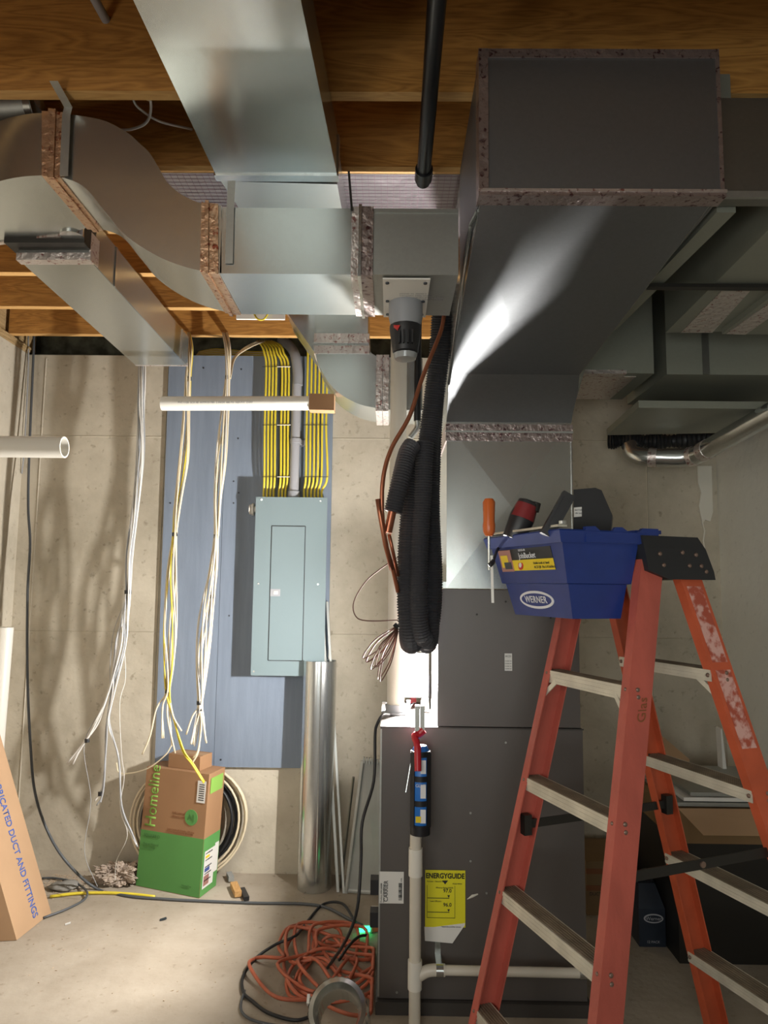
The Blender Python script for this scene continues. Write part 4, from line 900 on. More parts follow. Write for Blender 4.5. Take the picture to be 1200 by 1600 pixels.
# small brown box on top
sb = thing('small_carton', lerp(zt0, zt2, .5), 'small plain brown carton sitting on top of the brown and green carton', 'carton')
a0_, a1_ = at(262, 1192, zt0.y+.01), at(320, 1201, zt1_.y+.03)
cxm = lerp(zt0, zt2, .55); sdirx = fx; sdiry = (g2-g1).normalized()
MB().obox(cxm+Vector((0, .0, .034)), sdirx, Vector((0, 0, 1)).cross(sdirx), (0, 0, 1), .092, .05, .033).build('carton_body', 'cardboard_brown', sb, bevel=.002)
MB().obox(cxm+Vector((0, .0, .0678)), sdirx, Vector((0, 0, 1)).cross(sdirx), (0, 0, 1), .092, .025, .0006).build('packing_tape', 'cardboard', sb)
# coil behind
co = thing('cable_coil', atz(290, 1372, 0), 'coil of black and cream cable leaning against the wall behind the brown and green carton', 'cable coil')
cc = at(288, 1300, 3.62)
for i, (mt, rr) in enumerate((('cable_cream', .29), ('cable_cream', .28), ('black_rubber', .242), ('black_rubber', .232), ('black_rubber', .222), ('cable_cream', .255), ('black_rubber', .215), ('cable_cream', .285))):
    pts = []
    for k in range(41):
        a = 2*math.pi*k/40; w_ = 1+.012*math.sin(3*a+i)
        zc_ = rr*w_*math.sin(a)*.93+.275
        pts.append(Vector((cc.x+rr*w_*math.cos(a), 3.65+zc_*.12+.010*(i % 4), max(.008, zc_))))
    MB().tube(pts, .0075 if 'black' in mt else .006, 8, cap=False).build('cable', mt, co, smooth=True)
# insulation scrap
random.seed(9)
fi = MB(); p_ = atz(188, 1380, 0)
bm = fi.b; bmesh.ops.create_icosphere(bm, subdivisions=5, radius=1)
from mathutils import noise
for v in bm.verts:
    n_ = noise.fractal(v.co*1.9, .5, 2.3, 7); v.co *= (1+.55*n_+.12*noise.noise(v.co*11)+.1*noise.noise(v.co*25))
    v.co = Vector((v.co.x*.11+p_.x, v.co.y*.07+p_.y+.02, max(.001, v.co.z*.05+.035)))
fi.build('insulation_scrap', 'fibreglass', smooth=False, label='clump of pinkish fibreglass insulation on the floor left of the green carton', cat='insulation')
# putty
fi = MB(); p_ = atz(100, 1388, 0); bm = fi.b; bmesh.ops.create_icosphere(bm, subdivisions=3, radius=1)
for v in bm.verts:
    n_ = noise.fractal(v.co*1.5+Vector((5, 2, 1)), .9, 2.0, 3); v.co *= (1+.4*n_); v.co = Vector((v.co.x*.065+p_.x, v.co.y*.05+p_.y, max(.001, v.co.z*.015+.012)))
fi.build('putty_lump', 'putty', smooth=True, label='flat grey lump of putty on the floor near the left carton', cat='putty')
# yellow cable on the floor
MB().tube(smooth_path([atz(78, 1401, .008), atz(120, 1396, .008), atz(165, 1395, .008), atz(205, 1397, .008), atz(242, 1401, .006)], 5), .007, 8).build('yellow_floor_cable', 'cable_yellow', smooth=True, label='short yellow cable lying on the dusty floor beside the left carton', cat='cable')
MB().tube(smooth_path([atz(68, 1434, .008), atz(105, 1420, .008), atz(132, 1405, .008), atz(135, 1392, .02), atz(115, 1378, .01), atz(85, 1372, .01), atz(66, 1372, .01)], 6), .005, 8).build('floor_cord_loop', 'cord_grey', smooth=True, label='dark loop of thin cord on the floor around the putty lump', cat='cord')
# brush
bu = thing('wire_brush', atz(370, 1395, 0), 'small scratch brush with wooden handle lying on the floor right of the green carton', 'brush')
b0_, b1_ = atz(374, 1401, .018), atz(357, 1364, .018)
dd = (b1_-b0_).normalized(); nn_ = Vector((0, 0, 1)).cross(dd)
MB().obox(lerp(b0_, b1_, .3), dd, nn_, (0, 0, 1), .06, .016, .012).build('handle', 'handle_wood', bu, bevel=.004)
MB().obox(lerp(b0_, b1_, .84), dd, nn_, (0, 0, 1), .035, .013, .011).build('bristles', 'bristle', bu, bevel=.003)
MB().obox(lerp(b0_, b1_, .12)+nn_*-.03+Vector((0, 0, -.006)), dd, nn_, (0, 0, 1), .055, .012, .009).build('dark_side_block', 'black_plastic', bu, bevel=.002)
# debris
db = MB(); random.seed(21)
for i in range(420):
    if i < 330: px, py = random.gauss(95, 35), random.gauss(1378, 9)
    else: px, py = random.uniform(40, 560), random.uniform(1380, 1590)
    if py < 1366: continue
    p_ = atz(px, py, .002); s_ = random.uniform(.002, .006) if i < 130 else random.uniform(.001, .003)
    db.obox(p_, (random.uniform(-1, 1), random.uniform(-1, 1), 0), (0, 0, 1), (1, .3, 0) if random.random() < .5 else (.2, 1, 0), s_, .0012, s_*.7)
db.build('sawdust_debris', 'dust', label='scattered dust crumbs and chips on the concrete floor along the wall', cat='debris', kind='stuff')
for (px, py, s_, mt, lb) in ((255, 1436, .014, 'screw', 'tiny grey foil scrap on the open floor in front of the green carton'), (106, 1443, .011, 'paper', 'tiny white paper scrap on the floor beside the left carton')):
    p_ = atz(px, py, .004); MB().obox(p_, (1, .4, .2), (-.4, 1, 0), (0, 0, 1), s_, s_*.6, .0015).build('floor_scrap', mt, label=lb, cat='scrap')

# round pipe leaning
rp = thing('round_duct_pipe', atz(491, 1400, 0), 'tall shiny round galvanised duct pipe standing upright against the wall', 'duct')
pb0 = atz(491, 1386, 0); ptp = at(500, 1032, 3.62); rb0, rt0 = .083, .083
pb0.y += .0
n = 40; rings = []
axis = (ptp-pb0).normalized(); ax1 = Vector((1, 0, 0)); ax1 = (ax1-axis*ax1.dot(axis)).normalized(); ax2 = axis.cross(ax1)
for pc, rr in ((pb0, rb0), (ptp, rt0), (ptp, rt0-.002), (pb0+axis*.01, rb0-.002)):
    rings.append([pc+(ax1*math.cos(2*math.pi*k/n)+ax2*math.sin(2*math.pi*k/n))*rr for k in range(n)])
for q_ in rings[0]: q_.z = max(q_.z, .001)
MB().loft(rings, cap=False).build('pipe_wall', 'galv_shiny', rp, smooth='auto')
a_ = 4.9
MB().tube([pb0+(ax1*math.cos(a_)+ax2*math.sin(a_))*rb0, ptp+(ax1*math.cos(a_)+ax2*math.sin(a_))*rt0], .0025, 6).build('lock_seam', 'galv_shiny', rp)
st = thing('metal_strips', atz(530, 1396, 0), 'thin bent metal strips leaning against the wall just right of the round duct pipe', 'metal strip')
for (a_, b_, w_) in (((503, 942, 3.7), (528, 1394), .012), ((511, 940, 3.71), (537, 1396), .010)):
    p_, q_ = at(*a_), atz(b_[0], b_[1], .002); d_ = (q_-p_).normalized()
    MB().obox(lerp(p_, q_, .5), d_, (1, 0, 0), d_.cross(Vector((1, 0, 0))), (q_-p_).length/2, w_/2, .0008).obox(lerp(p_, q_, .5)+Vector((w_/2, .006, 0)), d_, (0, 1, 0), (1, 0, 0), (q_-p_).length/2, .007, .0008).build('strip', 'galv_matte', st)
mp_ = thing('metal_tray_panel', atz(565, 1400, 0), 'galvanised filter rack panel leaning on the wall left of the furnace', 'metal panel')
w0, w1, w2, w3 = atz(541, 1394, .001), atz(592, 1398, .001), at(596, 1192, 3.4), at(567, 1188, 3.4)
nrm2 = (w1-w0).cross(w3-w0).normalized()
if nrm2.y > 0: nrm2 = -nrm2
MB().hexa([w0, w1, w2, w3, w0+nrm2*.002, w1+nrm2*.002, w2+nrm2*.002, w3+nrm2*.002]).build('sheet', 'galv_matte', mp_)
MB().tube([w0+nrm2*.006, w3+nrm2*.006], .009, 6).build('folded_edge', 'galv_matte', mp_)
MB().tube([w0+Vector((-.03, .05, 0)), lerp(w0, w3, .85)+Vector((-.035, .06, 0))], .007, 5).build('folded_edge', 'galv_dark', mp_)
MB().tube([w0+Vector((0, -.004, .01)), w1+Vector((0, -.004, .01))], .009, 6).build('folded_edge', 'galv_matte', mp_)
for i in range(7):
    p_ = lerp(w3, w2, (i+.5)/7); MB().obox(p_+Vector((0, -.006, .004)), (1, 0, 0), (0, 1, 0), (0, 0, 1), .0035, .012, .012).build('comb_tooth', 'galv_dull', mp_)
p_ = atz(590, 1432, .002)
MB().box(p_.x-.03, fx0_-.008, p_.y-.02, p_.y+.1, .0005, .004).build('white_floor_card', 'paper', label='small white card on the floor against the furnace left side', cat='card')

# ---- cords on the floor
random.seed(14)
ctr = atz(505, 1500, 0)
pts = []
def fl_(px, py, z=.008): return atz(px, py, z)
ox = [(583, 1452), (560, 1446), (520, 1446), (500, 1452), (490, 1475), (500, 1500), (540, 1520), (580, 1530), (583, 1545), (560, 1560), (520, 1565), (480, 1560), (455, 1540), (446, 1505), (450, 1470), (470, 1452), (480, 1450), (492, 1462), (485, 1500), (470, 1530), (480, 1550),
      (520, 1575), (560, 1585), (584, 1580), (582, 1545), (560, 1515), (530, 1490), (500, 1485), (465, 1500), (448, 1530), (455, 1558), (490, 1563), (440, 1562), (410, 1540), (392, 1510), (396, 1498), (415, 1494), (440, 1496), (436, 1478), (443, 1455), (465, 1447), (485, 1450), (495, 1470),
      (520, 1480), (555, 1472), (583, 1482), (580, 1500), (545, 1500), (505, 1492), (475, 1505), (462, 1535), (478, 1556), (520, 1558), (558, 1548), (580, 1520), (575, 1490), (545, 1470), (515, 1462), (500, 1478), (520, 1510), (550, 1540), (584, 1562)]
for i, (px, py) in enumerate(ox):
    pts.append(fl_(px+random.uniform(-3, 3), py+random.uniform(-3, 3), .009+(i*7 % 5)*.008))
ec = thing('orange_extension_cord', ctr, 'tangled pile of orange extension cord on the floor left of the furnace', 'cord')
pts2 = smooth_path(pts, 6)
for v_ in pts2: v_.x = min(v_.x, fx0_-.02) if v_.y > 2.5 else v_.x; v_.z = max(v_.z, .0075)
MB().tube(pts2, .0066, 8).build('cord', 'orange_cord', ec, smooth=True)
pts3 = []
for i in range(30):
    a = i*.93; rr = .135+.075*math.sin(i*1.7)
    pts3.append(Vector((ctr.x+.03+rr*1.15*math.cos(a)+random.uniform(-.03, .02), ctr.y-.02+rr*math.sin(a)*1.25, .016+(i*3 % 7)*.007)))
pts3 = smooth_path(pts3, 6)
for v_ in pts3: v_.x = min(v_.x, fx0_-.02); v_.z = max(v_.z, .0075)
MB().tube(pts3, .0066, 8).build('cord', 'orange_cord', ec, smooth=True)
plg = atz(570, 1452, .015)
gp_ = thing('glowing_plug', plg, 'clear extension cord connector glowing green on the floor beside the furnace', 'plug')
MB().obox(plg, (1, .2, 0), (-.2, 1, 0), (0, 0, 1), .028, .013, .012).build('housing', 'clear_plastic', gp_, bevel=.004)
MB().obox(plg+Vector((.0, -.012, .006)), (1, .2, 0), (-.2, 1, 0), (0, 0, 1), .022, .009, .008).build('green_light', 'led_green', gp_)
MB().obox(plg+Vector((.04, .01, 0)), (1, .2, 0), (-.2, 1, 0), (0, 0, 1), .02, .010, .010).build('orange_end', 'orange_cord', gp_, bevel=.003)
bc = thing('black_power_cord', atz(430, 1580, 0), 'black power cord hanging from the furnace top and looping around the orange cord pile', 'cord')
MB().tube(smooth_path([(fx0_+.03, 2.78, FT+.008), (fx0_+.005, 2.74, FT+.012), (fx0_-.015, 2.72, FT-.02), at(586, 1150, 2.7), at(584, 1220, 2.66), at(566, 1285, 2.6), at(564, 1345, 2.58), at(558, 1420, 2.55), at(540, 1470, 2.6), fl_(512, 1512, .02)], 6), .0058, 8).build('cord', 'black_rubber', bc, smooth=True)
MB().tube(smooth_path([fl_(555, 1440, .05), fl_(535, 1412, .02), fl_(505, 1413), fl_(480, 1440), fl_(462, 1462, .05), fl_(432, 1475, .03), fl_(400, 1497), fl_(380, 1525), fl_(380, 1550), fl_(395, 1565), fl_(420, 1583), fl_(460, 1594), fl_(487, 1588)], 6), .0058, 8).build('cord', 'black_rubber', bc, smooth=True)
MB().tube(smooth_path([fl_(382, 1548), fl_(376, 1575), fl_(390, 1592), fl_(430, 1602), fl_(480, 1606)], 5), .0045, 8).build('cord', 'cord_grey', bc, smooth=True)
MB().tube(smooth_path([fl_(530, 1500, .06), fl_(545, 1478, .06), fl_(560, 1464, .05), fl_(574, 1461, .03)], 5), .0058, 8).build('cord', 'black_rubber', bc, smooth=True)

# round takeoff collar in front
tc_ = thing('round_collar_fitting', atz(528, 1600, 0), 'short galvanised round duct collar with crimped teeth at the bottom edge beside the furnace', 'duct fitting')
cc = atz(527, 1592, 0)+Vector((0, -.08, 0)); cc.z = .0
axd = Vector((-.05, -.62, .62)).normalized(); u1 = Vector((1, 0, 0)); u1 = (u1-axd*u1.dot(axd)).normalized(); u2 = axd.cross(u1)
if u2.z < 0: u2 = -u2
cc = at(527, 1578, 2.18)
def ringc(c_, rr, n=56, wav=0): return [c_+(u1*math.cos(2*math.pi*k/n)+u2*math.sin(2*math.pi*k/n))*(rr+(wav if k % 2 else 0)) for k in range(n)]
MB().loft([ringc(cc+axd*.0, .083, wav=.004), ringc(cc-axd*.045, .085, wav=.003), ringc(cc-axd*.05, .088), ringc(cc-axd*.15, .088)], cap=False).build('outer_wall', 'galv_shiny', tc_)
MB().loft([ringc(cc+axd*.0, .083), ringc(cc+axd*.004, .070), ringc(cc-axd*.02, .060), ringc(cc-axd*.03, .058)], cap=False).build('inner_flange', 'galv_shiny', tc_, smooth='auto')
MB().loft([ringc(cc-axd*.03, .058, wav=.002), ringc(cc-axd*.12, .06, wav=.002)], cap=False).build('inner_sleeve', 'galv', tc_)
MB().obox(cc+u1*-.088+axd*-.02+u2*.03, axd, u2, u1, .014, .012, .004).build('damper_clip', 'white_plastic', tc_, bevel=.002)

# ================================================================ ladder
LC = (.702, 2.051); LA = .349
U = Vector((math.cos(LA), math.sin(LA), 0)); V = Vector((-math.sin(LA), math.cos(LA), 0))
def LP(u_, v_, z): return Vector((LC[0]+.022*(1-z), LC[1]-.058*(1-z), z))+U*u_+V*v_
def sU(z): return .061+.262*(1.5-z)
def wV(z): return .173+.074*(1.5-z)
ld = thing('step_ladder', (LC[0], LC[1], 0), 'orange red fibreglass twin step ladder standing open in front of the furnace at right', 'ladder')
WB, FL, TH = .072, .030, .004
def rail(su, sv, ztop, mt, name='rail'):
    rg = []
    for z in (0.0, ztop):
        u_, v_ = su*sU(z), sv*wV(z); s_ = sv
        # channel section: web outside, flanges inward
        sec = [(-WB/2, 0), (WB/2, 0), (WB/2, -FL), (WB/2-TH, -FL), (WB/2-TH, -TH), (-WB/2+TH, -TH), (-WB/2+TH, -FL), (-WB/2, -FL)]
        rg.append([LP(u_+a, v_+b_*s_, z) for a, b_ in sec])
    return MB().loft(rg).build(name, mt, ld, bevel=.0012, seg=1)
rails = {}
for su, sv, mt in ((-1, -1, 'ladder_red'), (-1, 1, 'ladder_red'), (1, 1, 'ladder_orange'), (1, -1, 'ladder_orange')):
    rails[(su, sv)] = rail(su, sv, 1.53, mt)
def step(su, z):
    depth, th = (.056, .036) if su < 0 else (.072, .03)
    v_ = wV(z)-TH-.001; u_ = su*sU(z)-(.008 if su < 0 else 0)
    def bx_(b, ua, ub, za, zb_): b.hexa([LP(ua, -v_, za), LP(ub, -v_, za), LP(ub, v_, za), LP(ua, v_, za), LP(ua, -v_, zb_), LP(ub, -v_, zb_), LP(ub, v_, zb_), LP(ua, v_, zb_)])
    b = MB()
    bx_(b, u_-depth/2, u_-depth/2+.003, z-th, z); bx_(b, u_+depth/2-.003, u_+depth/2, z-th, z)
    for k in range(3): bx_(b, u_-depth/2-.0012, u_-depth/2, z-th+.004+k*th*.3, z-th+.007+k*th*.3)
    st_ = b.build('step', 'aluminium', ld)
    b = MB(); bx_(b, u_-depth/2+.003, u_+depth/2-.003, z-.004, z-.0005)
    for k in range(6):
        a = u_-depth/2+depth*(k+.7)/7; bx_(b, a, a+.003, z-.0005, z+.001)
    b.build('tread', 'tread', st_); return st_
def riv(u_, v_, z, dirv, r_=.006):
    p_ = LP(u_, v_, z); MB().tube([p_, p_+dirv*.003, p_+dirv*.005], [r_, r_*.9, r_*.4], 10).build('rivet', 'rivet', ld, smooth='auto')
for i in range(4):
    for su, z in ((-1, 1.207-.305*i), (1, 1.24-.305*i)):
        step(su, z)
        for sv in (-1, 1):
            for dz in (-.008, -.026): riv(su*sU(z)+(-.012 if su < 0 else .012), sv*wV(z), z+dz, V*sv)
            if su < 0: 
                for dz in (-.008, -.022): riv(su*sU(z)-WB/2, sv*(wV(z)-.014), z+dz, -U, .005)
            else:
                riv(su*sU(z)-WB/2, sv*(wV(z)-.014), z-.014, -U, .006)
# top step braces
z = 1.207
for su, z in ((-1, 1.207), (1, 1.24)):
    for sv in (-1, 1):
        a_, b_ = LP(su*sU(z)-.03, sv*(wV(z)-.075), z-.014), LP(su*sU(z-.07)-.03, sv*(wV(z-.07)-.01), z-.075)
        d_ = (b_-a_).normalized(); MB().obox(lerp(a_, b_, .5), d_, U, d_.cross(U), (b_-a_).length/2, .002, .007).build('step_brace', 'aluminium', ld)
# spreaders
for sv in (-1, 1):
    zs = .77; v_ = sv*(wV(zs)-.022)
    a_, b_ = LP(-sU(zs)+.0, v_, zs), LP(sU(zs), v_, zs+.012)
    d_ = (b_-a_).normalized(); MB().obox(lerp(a_, b_, .5), d_, V, (0, 0, 1), (b_-a_).length/2, .002, .012).build('spreader_bar', 'dark_metal', ld)
    MB().cyl(lerp(a_, b_, .5)-V*.006, lerp(a_, b_, .5)+V*.006, .008, 10).build('rivet', 'rivet', ld)
    for e, c_ in ((-1, a_), (1, b_)): MB().obox(c_, U, V, (0, 0, 1), .012, .012, .028).build('spreader_bracket', 'dark_metal', ld, bevel=.002)
# top cap
def capring(z, u0, u1_, v0): return [LP(u0, -v0, z), LP(u1_, -v0, z), LP(u1_, v0, z), LP(u0, v0, z)]
MB().loft([capring(1.478, -.02, .135, .19), capring(1.50, -.085, .132, .19), capring(1.56, -.092, .112, .188), capring(1.593, -.095, .09, .185)]).build('top_cap', 'cap_black', ld, bevel=.006)
for du, z in ((-.045, 1.545), (-.035, 1.515), (.03, 1.55), (.075, 1.545), (.09, 1.515), (.05, 1.515), (.105, 1.50)): riv(du, -.189, z, -V, .006)
# worn sticker on rear near rail and scribble
def railpt(su, sv, a, z, off=.001): return LP(su*sU(z)+a, sv*(wV(z)+off), z)
for z0_, z1_ in ((1.26, 1.46), (1.04, 1.24)):
    MB().hexa([railpt(1, -1, -.024, z0_, .0002), railpt(1, -1, .026, z0_, .0002), railpt(1, -1, .026, z1_, .0002), railpt(1, -1, -.024, z1_, .0002),
               railpt(1, -1, -.024, z0_), railpt(1, -1, .026, z0_), railpt(1, -1, .026, z1_), railpt(1, -1, -.024, z1_)]).build('worn_sticker', 'ladder_wear', ld)
ru = (LP(-sU(1.2), -wV(1.2), 1.2)-LP(-sU(1.1), -wV(1.1), 1.1)).normalized()
text('Glas', .036, railpt(-1, -1, .010, 1.12, .0015), ru, -U, 'brown_ink', ld, name='handwriting', sx=1.0)

# bucket
bk_ = thing('ladder_bucket', LP(-.19, 0, 1.375), 'blue plastic tool bucket hooked onto the top of the orange ladder', 'bucket')
zR, zB = 1.598, 1.372
def bring(z, k, lip=0):  # ring at height, taper
    t_ = (z-zB)/(zR-zB); u0 = lerp(-.275, -.325, t_)-lip; u1_ = lerp(-.125, -.095, t_)+lip; v0 = lerp(.115, .160, t_)+lip; v1_ = lerp(.18, .215, t_)+lip
    return [LP(u0, -v0, z), LP(u1_, -v0, z), LP(u1_, v1_, z), LP(u0, v1_, z)]
zm = 1.462
lip2 = .008
inner_ = [bring(zR, 1, -.004), bring(zB+.01, 0, -.004)]
MB().loft([bring(zB, 0), bring(zm, 0), bring(zm+.002, 0, lip2), bring(zR, 0, lip2), bring(zR, 0, .004), bring(zR-.03, 0, -.0), bring(zB+.012, 0, -.004)]).build('tub', 'bucket_blue', bk_, bevel=.004)
# rim with scallops on near side
MB().loft([bring(zR-.03, 0, .018), bring(zR+.0, 0, .020), bring(zR+.004, 0, .016), bring(zR+.004, 0, .006), bring(zR-.028, 0, .006), ], cap=False).build('rim', 'bucket_blue', bk_, bevel=.002, seg=1)
b = MB()
for e in (-1, 1):
    v_ = -.179 if e < 0 else .234
    prof_ = [(-.21, 1.57), (-.21, 1.610), (-.18, 1.612), (-.165, 1.600), (-.145, 1.597), (-.125, 1.602), (-.115, 1.612), (-.095, 1.612), (-.08, 1.602), (-.06, 1.598), (-.04, 1.603), (-.03, 1.612), (.02, 1.612), (.02, 1.595), (.0, 1.57)]
    MB().prism([LP(a-.055, v_, z) for a, z in prof_], V*(-e)*.012).build('scalloped_flange', 'bucket_blue', bk_)
MB().prism([LP(-.095, -.16, 1.598), LP(-.01, -.16, 1.600), LP(-.01, .16, 1.600), LP(-.095, .16, 1.598)], (0, 0, .010)).build('hook_shelf', 'bucket_blue', bk_)
# label faces on -u side
def bf(v_, z, off=0):
    t_ = (z-zB)/(zR-zB); l = lip2 if z > zm else 0
    return LP(lerp(-.275, -.325, t_)-l-off, v_+.03, z)
exb = -V; eyb = (bf(0, 1.57)-bf(0, 1.48)).normalized(); eyb2 = (bf(0, 1.45)-bf(0, 1.38)).normalized()
def bquad(v0, v1, z0_, z1_, off, name, mt):
    return MB().hexa([bf(v0, z0_, off-.0008), bf(v1, z0_, off-.0008), bf(v1, z1_, off-.0008), bf(v0, z1_, off-.0008), bf(v0, z0_, off), bf(v1, z0_, off), bf(v1, z1_, off), bf(v0, z1_, off)]).build(name, mt, bk_)
bquad(.145, -.135, 1.500, 1.562, .0012, 'product_label', 'label_dark')
bquad(.145, -.135, 1.500, 1.530, .0018, 'yellow_label_band', 'label_yellow')
bquad(.148, .078, 1.498, 1.560, .0024, 'label_picture', 'pink_metal')
bquad(.14, .10, 1.51, 1.545, .003, 'picture_tool', 'label_yellow'); bquad(.125, .085, 1.505, 1.525, .0034, 'picture_pouch', 'screw')
text('LOCK-IN', .009, bf(.03, 1.557, .0022), exb, eyb, 'logo_white', bk_); text('JobBucket', .023, bf(.035, 1.541, .0022), exb, eyb, 'logo_white', bk_, sx=.95, bold=.008)
text('Holds tools at hand', .010, bf(-.035, 1.519, .0026), exb, eyb, 'ink', bk_); text('AC27-JB  Fits 6 ft ladders', .010, bf(-.035, 1.508, .0026), exb, eyb, 'ink', bk_)
p_ = bf(.035, 1.515, .0018); MB().cyl(p_, p_-U*.0015, .013, 20).build('round_emblem', 'spot_red', bk_)
p_ = bf(.035, 1.515, .0034); MB().cyl(p_, p_-U*.0012, .007, 16).build('emblem_centre', 'paper', bk_)
# werner oval
def oval(cv, cz, a, b_, off, th, mt, name):
    r_ = [bf(cv+a*math.cos(2*math.pi*k/32), cz+b_*math.sin(2*math.pi*k/32), off) for k in range(32)]
    return MB().prism(r_, -U*th).build(name, mt, bk_)
oval(.01, 1.418, .088, .0250, .0, .0018, 'logo_white', 'logo_oval'); oval(.01, 1.418, .078, .0180, .0012, .0012, 'bucket_blue', 'logo_oval_field')
oval(.01, 1.418, .073, .0150, .0018, .0012, 'logo_white', 'logo_oval_inner') if False else None
text('WERNER', .027, bf(.01, 1.418, .0032), exb, eyb2, 'logo_white', bk_, align='CENTER', sx=1.0, bold=.016, spacing=1.08)
MB().tube([LP(-.02, -.06, 1.46), LP(-.025, -.075, 1.40), LP(-.02, -.085, 1.355)], [.010, .012, .009], 10).build('ladder_latch', 'black_plastic', bk_, smooth='auto', label='black latch grip hanging under the bucket')

# tools in bucket
def tl(u_, v_, z): return LP(u_, v_, z)
sc = thing('screwdriver', tl(-.295, .12, 1.60), 'screwdriver standing in the bucket with orange handle upright at far left corner', 'screwdriver')
c_ = at(764, 806, 2.02); c0z = at(764, 831, 2.02).z
MB().tube([(c_.x, c_.y, 1.50), (c_.x, c_.y, c0z-.01)], .004, 8).build('shaft', 'galv', sc)
MB().tube([(c_.x, c_.y, c0z-.012), (c_.x, c_.y, c0z), (c_.x, c_.y, c0z+.02), (c_.x, c_.y, c0z+.03), (c_.x, c_.y, c0z+.085), (c_.x, c_.y, c0z+.095)], [.011, .017, .018, .016, .018, .012], 12).build('handle', 'screwdriver', sc, smooth='auto')
dl_ = thing('cordless_driver', at(815, 805, 1.98), 'dark red and black cordless driver lying in the bucket behind the metal blade', 'power tool')
p_, q_ = at(806, 832, 2.05), at(826, 785, 2.05)
MB().tube([p_-Vector((.01, 0, .02)), p_, lerp(p_, q_, .5), q_, q_+(q_-p_)*.05], [.03, .034, .037, .030, .018], 16).build('body', 'black_plastic', dl_, smooth='auto')
MB().tube([lerp(p_, q_, .45)+Vector((0, -.004, .0)), lerp(p_, q_, .92)+Vector((-.002, -.005, 0))], [.036, .030], 16).build('red_shell', 'drill_red', dl_, smooth='auto')
MB().tube([lerp(p_, q_, .7)+Vector((.025, -.01, 0)), q_+Vector((.022, -.01, -.002))], [.014, .012], 12).build('grey_nose', 'dark_metal', dl_, smooth='auto')
pf_ = thing('black_tool_pouch', at(870, 800, 1.9), 'slim black rubber tool leaning out of the bucket beside the dark case', 'tool')
p_, q_ = at(858, 828, 1.86), at(889, 772, 1.86); d_ = (q_-p_).normalized(); n_ = Vector((0, 1, 0)); s_ = d_.cross(n_)
MB().obox(lerp(p_, q_, .42), d_, s_, n_, (q_-p_).length*.58, .017, .012).build('body', 'black_plastic', pf_, bevel=.007)
MB().obox(lerp(p_, q_, .45)-n_*.013+s_*.0, d_, s_, n_, (q_-p_).length*.4, .010, .002).build('grip_pad', 'black_rubber', pf_, bevel=.002)
cs = thing('dark_tool_case', at(925, 800, 2.1), 'dark grey chamfered plastic case with a small white sticker standing in the bucket', 'case')
Yk = 2.04
pr = [at(896, 765, Yk), at(930, 762, Yk), at(940, 766, Yk), at(957, 805, Yk), at(952, 850, Yk), at(896, 850, Yk)]
MB().prism(pr, (.03, .09, 0)).build('body', 'black_plastic', cs, bevel=.003)
MB().prism([at(897, 793, Yk-.004), at(909, 792, Yk-.004), at(909, 807, Yk-.004), at(897, 808, Yk-.004)], (0, .003, 0)).build('sticker', 'paper', cs)
text('BATTERY', .006, at(898, 797, Yk-.0045), (1, 0, 0), (0, 0, 1), 'ink', cs); text('18V 5Ah', .006, at(898, 802, Yk-.0045), (1, 0, 0), (0, 0, 1), 'ink', cs)
mbd = thing('steel_rule', at(800, 832, 1.9), 'flat pale metal rule lying across the front of the bucket rim', 'rule')
p_, q_ = LP(-.335, .205, zR+.013), LP(-.325, -.165, zR+.013); d_ = (q_-p_).normalized()
MB().obox(lerp(p_, q_, .5)-U*.0, d_, U, (0, 0, 1), (q_-p_).length/2, .014, .003).build('blade', 'aluminium', mbd, bevel=.001)
MB().cyl(q_+Vector((0, 0, .004)), q_+Vector((0, 0, .012)), .010, 12).build('ring', 'galv', mbd)
MB().tube(smooth_path([LP(-.325, .145, 1.585), LP(-.345, .15, 1.56), at(770, 878, 1.98), at(764, 884, 1.97)], 4), [.004]*8+[.007]*5, 8).build('black_probe', 'black_rubber', label='black probe tip dangling over the left rim of the blue bucket', cat='probe')
p_, q_ = at(768, 868, 1.99), at(770, 942, 1.99)
MB().obox(lerp(p_, q_, .5), (q_-p_).normalized(), (1, 0, 0), (0, 1, 0), (q_-p_).length/2, .0035, .0012).build('white_zip_tie', 'white_plastic', label='white plastic zip tie hanging down left of the bucket label', cat='zip tie')

# ================================================================ right background things
# cardboard stacks behind ladder
def cart(name, label, x0, y0, x1, y1, Y, dep, mt, zmin=None, cat='box', bev=.003):
    p_, q_ = at(x0, y1, Y), at(x1, y0, Y); z0_ = p_.z if zmin is None else zmin
    t = thing(name, ((p_.x+q_.x)/2, Y, z0_), label, cat)
    MB().box(p_.x, min(q_.x, XR-.01), Y, Y+dep, z0_, q_.z).build('body', mt, t, bevel=bev); return t, p_, q_
t, p_, q_ = cart('dark_storage_cabinet', 'tall dark box on the floor behind the right ladder legs', 1062, 1312, 1300, 1500, 2.95, .5, 'dark_metal', zmin=.0, cat='cabinet')
zc_ = q_.z
t = thing('flat_carton', (p_.x+.2, 2.93, zc_), 'brown flat carton lying on the dark box behind the right ladder steps', 'carton')
MB().box(p_.x-.02, XR-.02, 2.88, 3.4, zc_+.001, zc_+.13).build('body', 'cardboard_dark', t, bevel=.004)
MB().prism([(p_.x-.015, 2.879, zc_+.13), (XR-.03, 2.879, zc_+.132), (XR-.03, 2.80, zc_+.06), (p_.x+.05, 2.81, zc_+.055)], (0, .002, .002)).build('open_flap', 'cardboard', t)
for i in range(3):
    MB().box(p_.x-.01+.03*i, XR-.03, 2.9+.01*i, 3.35, zc_+.134+.017*i, zc_+.148+.017*i).build('metal_register', 'galv_dull' if i != 1 else 'white_plastic', bevel=.002, label=('bottom grey sheet', 'middle white sheet', 'top grey sheet')[i]+' of the thin pile on the flat carton at right', cat='sheet')
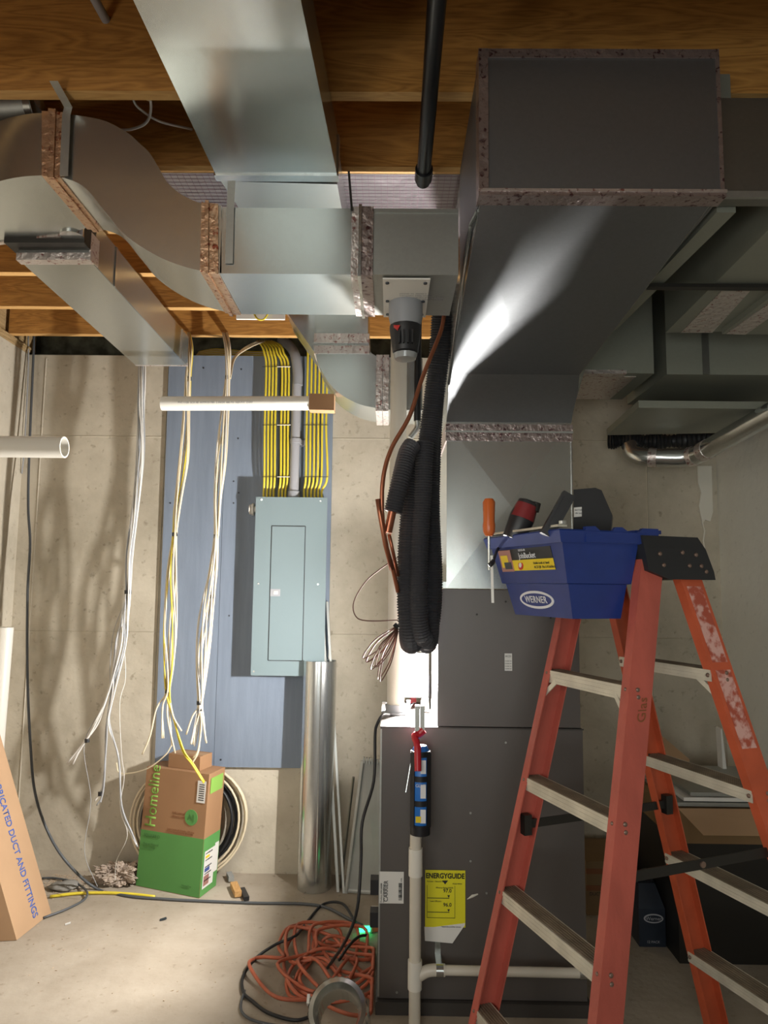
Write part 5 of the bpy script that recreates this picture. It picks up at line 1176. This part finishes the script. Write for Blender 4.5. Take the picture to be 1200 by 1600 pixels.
MB().prism([at(1028, 1215, 3.2), at(1020, 1160, 3.2), at(1035, 1150, 3.2), at(1078, 1187, 3.2), at(1048, 1246, 3.2)], (0, .02, 0)).build('leaning_carton_flap', 'cardboard', label='pale cardboard piece leaning behind the second rear ladder step', cat='cardboard')
MB().prism([at(1126, 1140, 3.3), at(1128, 1138, 3.3), at(1136, 1205, 3.3), at(1130, 1208, 3.3)], (0, .05, 0)).build('white_edge_strip', 'white_plastic', label='narrow white strip standing behind the right ladder rail', cat='strip')
t, p_, q_ = cart('low_brown_crate', 'brown carton with a dark band on the floor between furnace and ladder rail', 917, 1347, 990, 1418, 3.35, .3, 'cardboard_dark', zmin=0, cat='carton')
for py in (1362, 1388): z = at(950, py, 3.35).z; MB().box(p_.x-.001, q_.x+.001, 3.347, 3.35, z-.01, z+.012).build('dark_band', 'brown_ink', t)
text('DUCT TAKEOFF 6 in', .02, at(921, 1397, 3.344), (1, 0, 0), (0, 0, 1), 'ink', t)
# blue black pack
pk = thing('blue_black_pack', atz(1018, 1480, 0), 'blue black plastic wrapped pack with a white oval logo on the floor behind the ladder', 'pack')
k0, k1 = atz(998, 1478, 0), atz(1042, 1482, 0); Yk = (k0.y+k1.y)/2; zk = at(1020, 1420, Yk).z
MB().loft([[(k0.x, Yk, 0.001), (k1.x, Yk, 0.001), (k1.x, Yk+.2, 0.001), (k0.x, Yk+.2, 0.001)], [(k0.x, Yk, zk), (k1.x, Yk, zk), (k1.x, Yk+.2, zk), (k0.x, Yk+.2, zk)],
           [(k0.x+.02, Yk+.05, zk+.08), (k1.x-.02, Yk+.05, zk+.08), (k1.x-.02, Yk+.16, zk+.08), (k0.x+.02, Yk+.16, zk+.08)]]).build('body', 'blue_black', pk, bevel=.006)
MB().tube(smooth_path([(k0.x+.02, Yk+.08, zk+.07), (k0.x+.04, Yk+.07, zk+.12), (k1.x-.04, Yk+.07, zk+.12), (k1.x-.02, Yk+.08, zk+.07)], 4), .008, 8).build('handle', 'black_plastic', pk, smooth=True)
c_ = at(1021, 1435, Yk-.002)
MB().prism([c_+Vector((.04*math.cos(2*math.pi*k/24), 0, .018*math.sin(2*math.pi*k/24))) for k in range(24)], (0, -.002, 0)).build('oval_logo', 'conduit_pale', pk)
MB().prism([c_+Vector((.034*math.cos(2*math.pi*k/24), -.001, .013*math.sin(2*math.pi*k/24))) for k in range(24)], (0, -.002, 0)).build('oval_field', 'blue_black', pk)
text('Werner', .02, c_+Vector((0, -.0035, 0)), (1, 0, 0), (0, 0, 1), 'conduit_pale', pk, align='CENTER')
text('12 PACK', .014, at(1021, 1472, Yk-.002), (1, 0, 0), (0, 0, 1), 'conduit_pale', pk, align='CENTER')
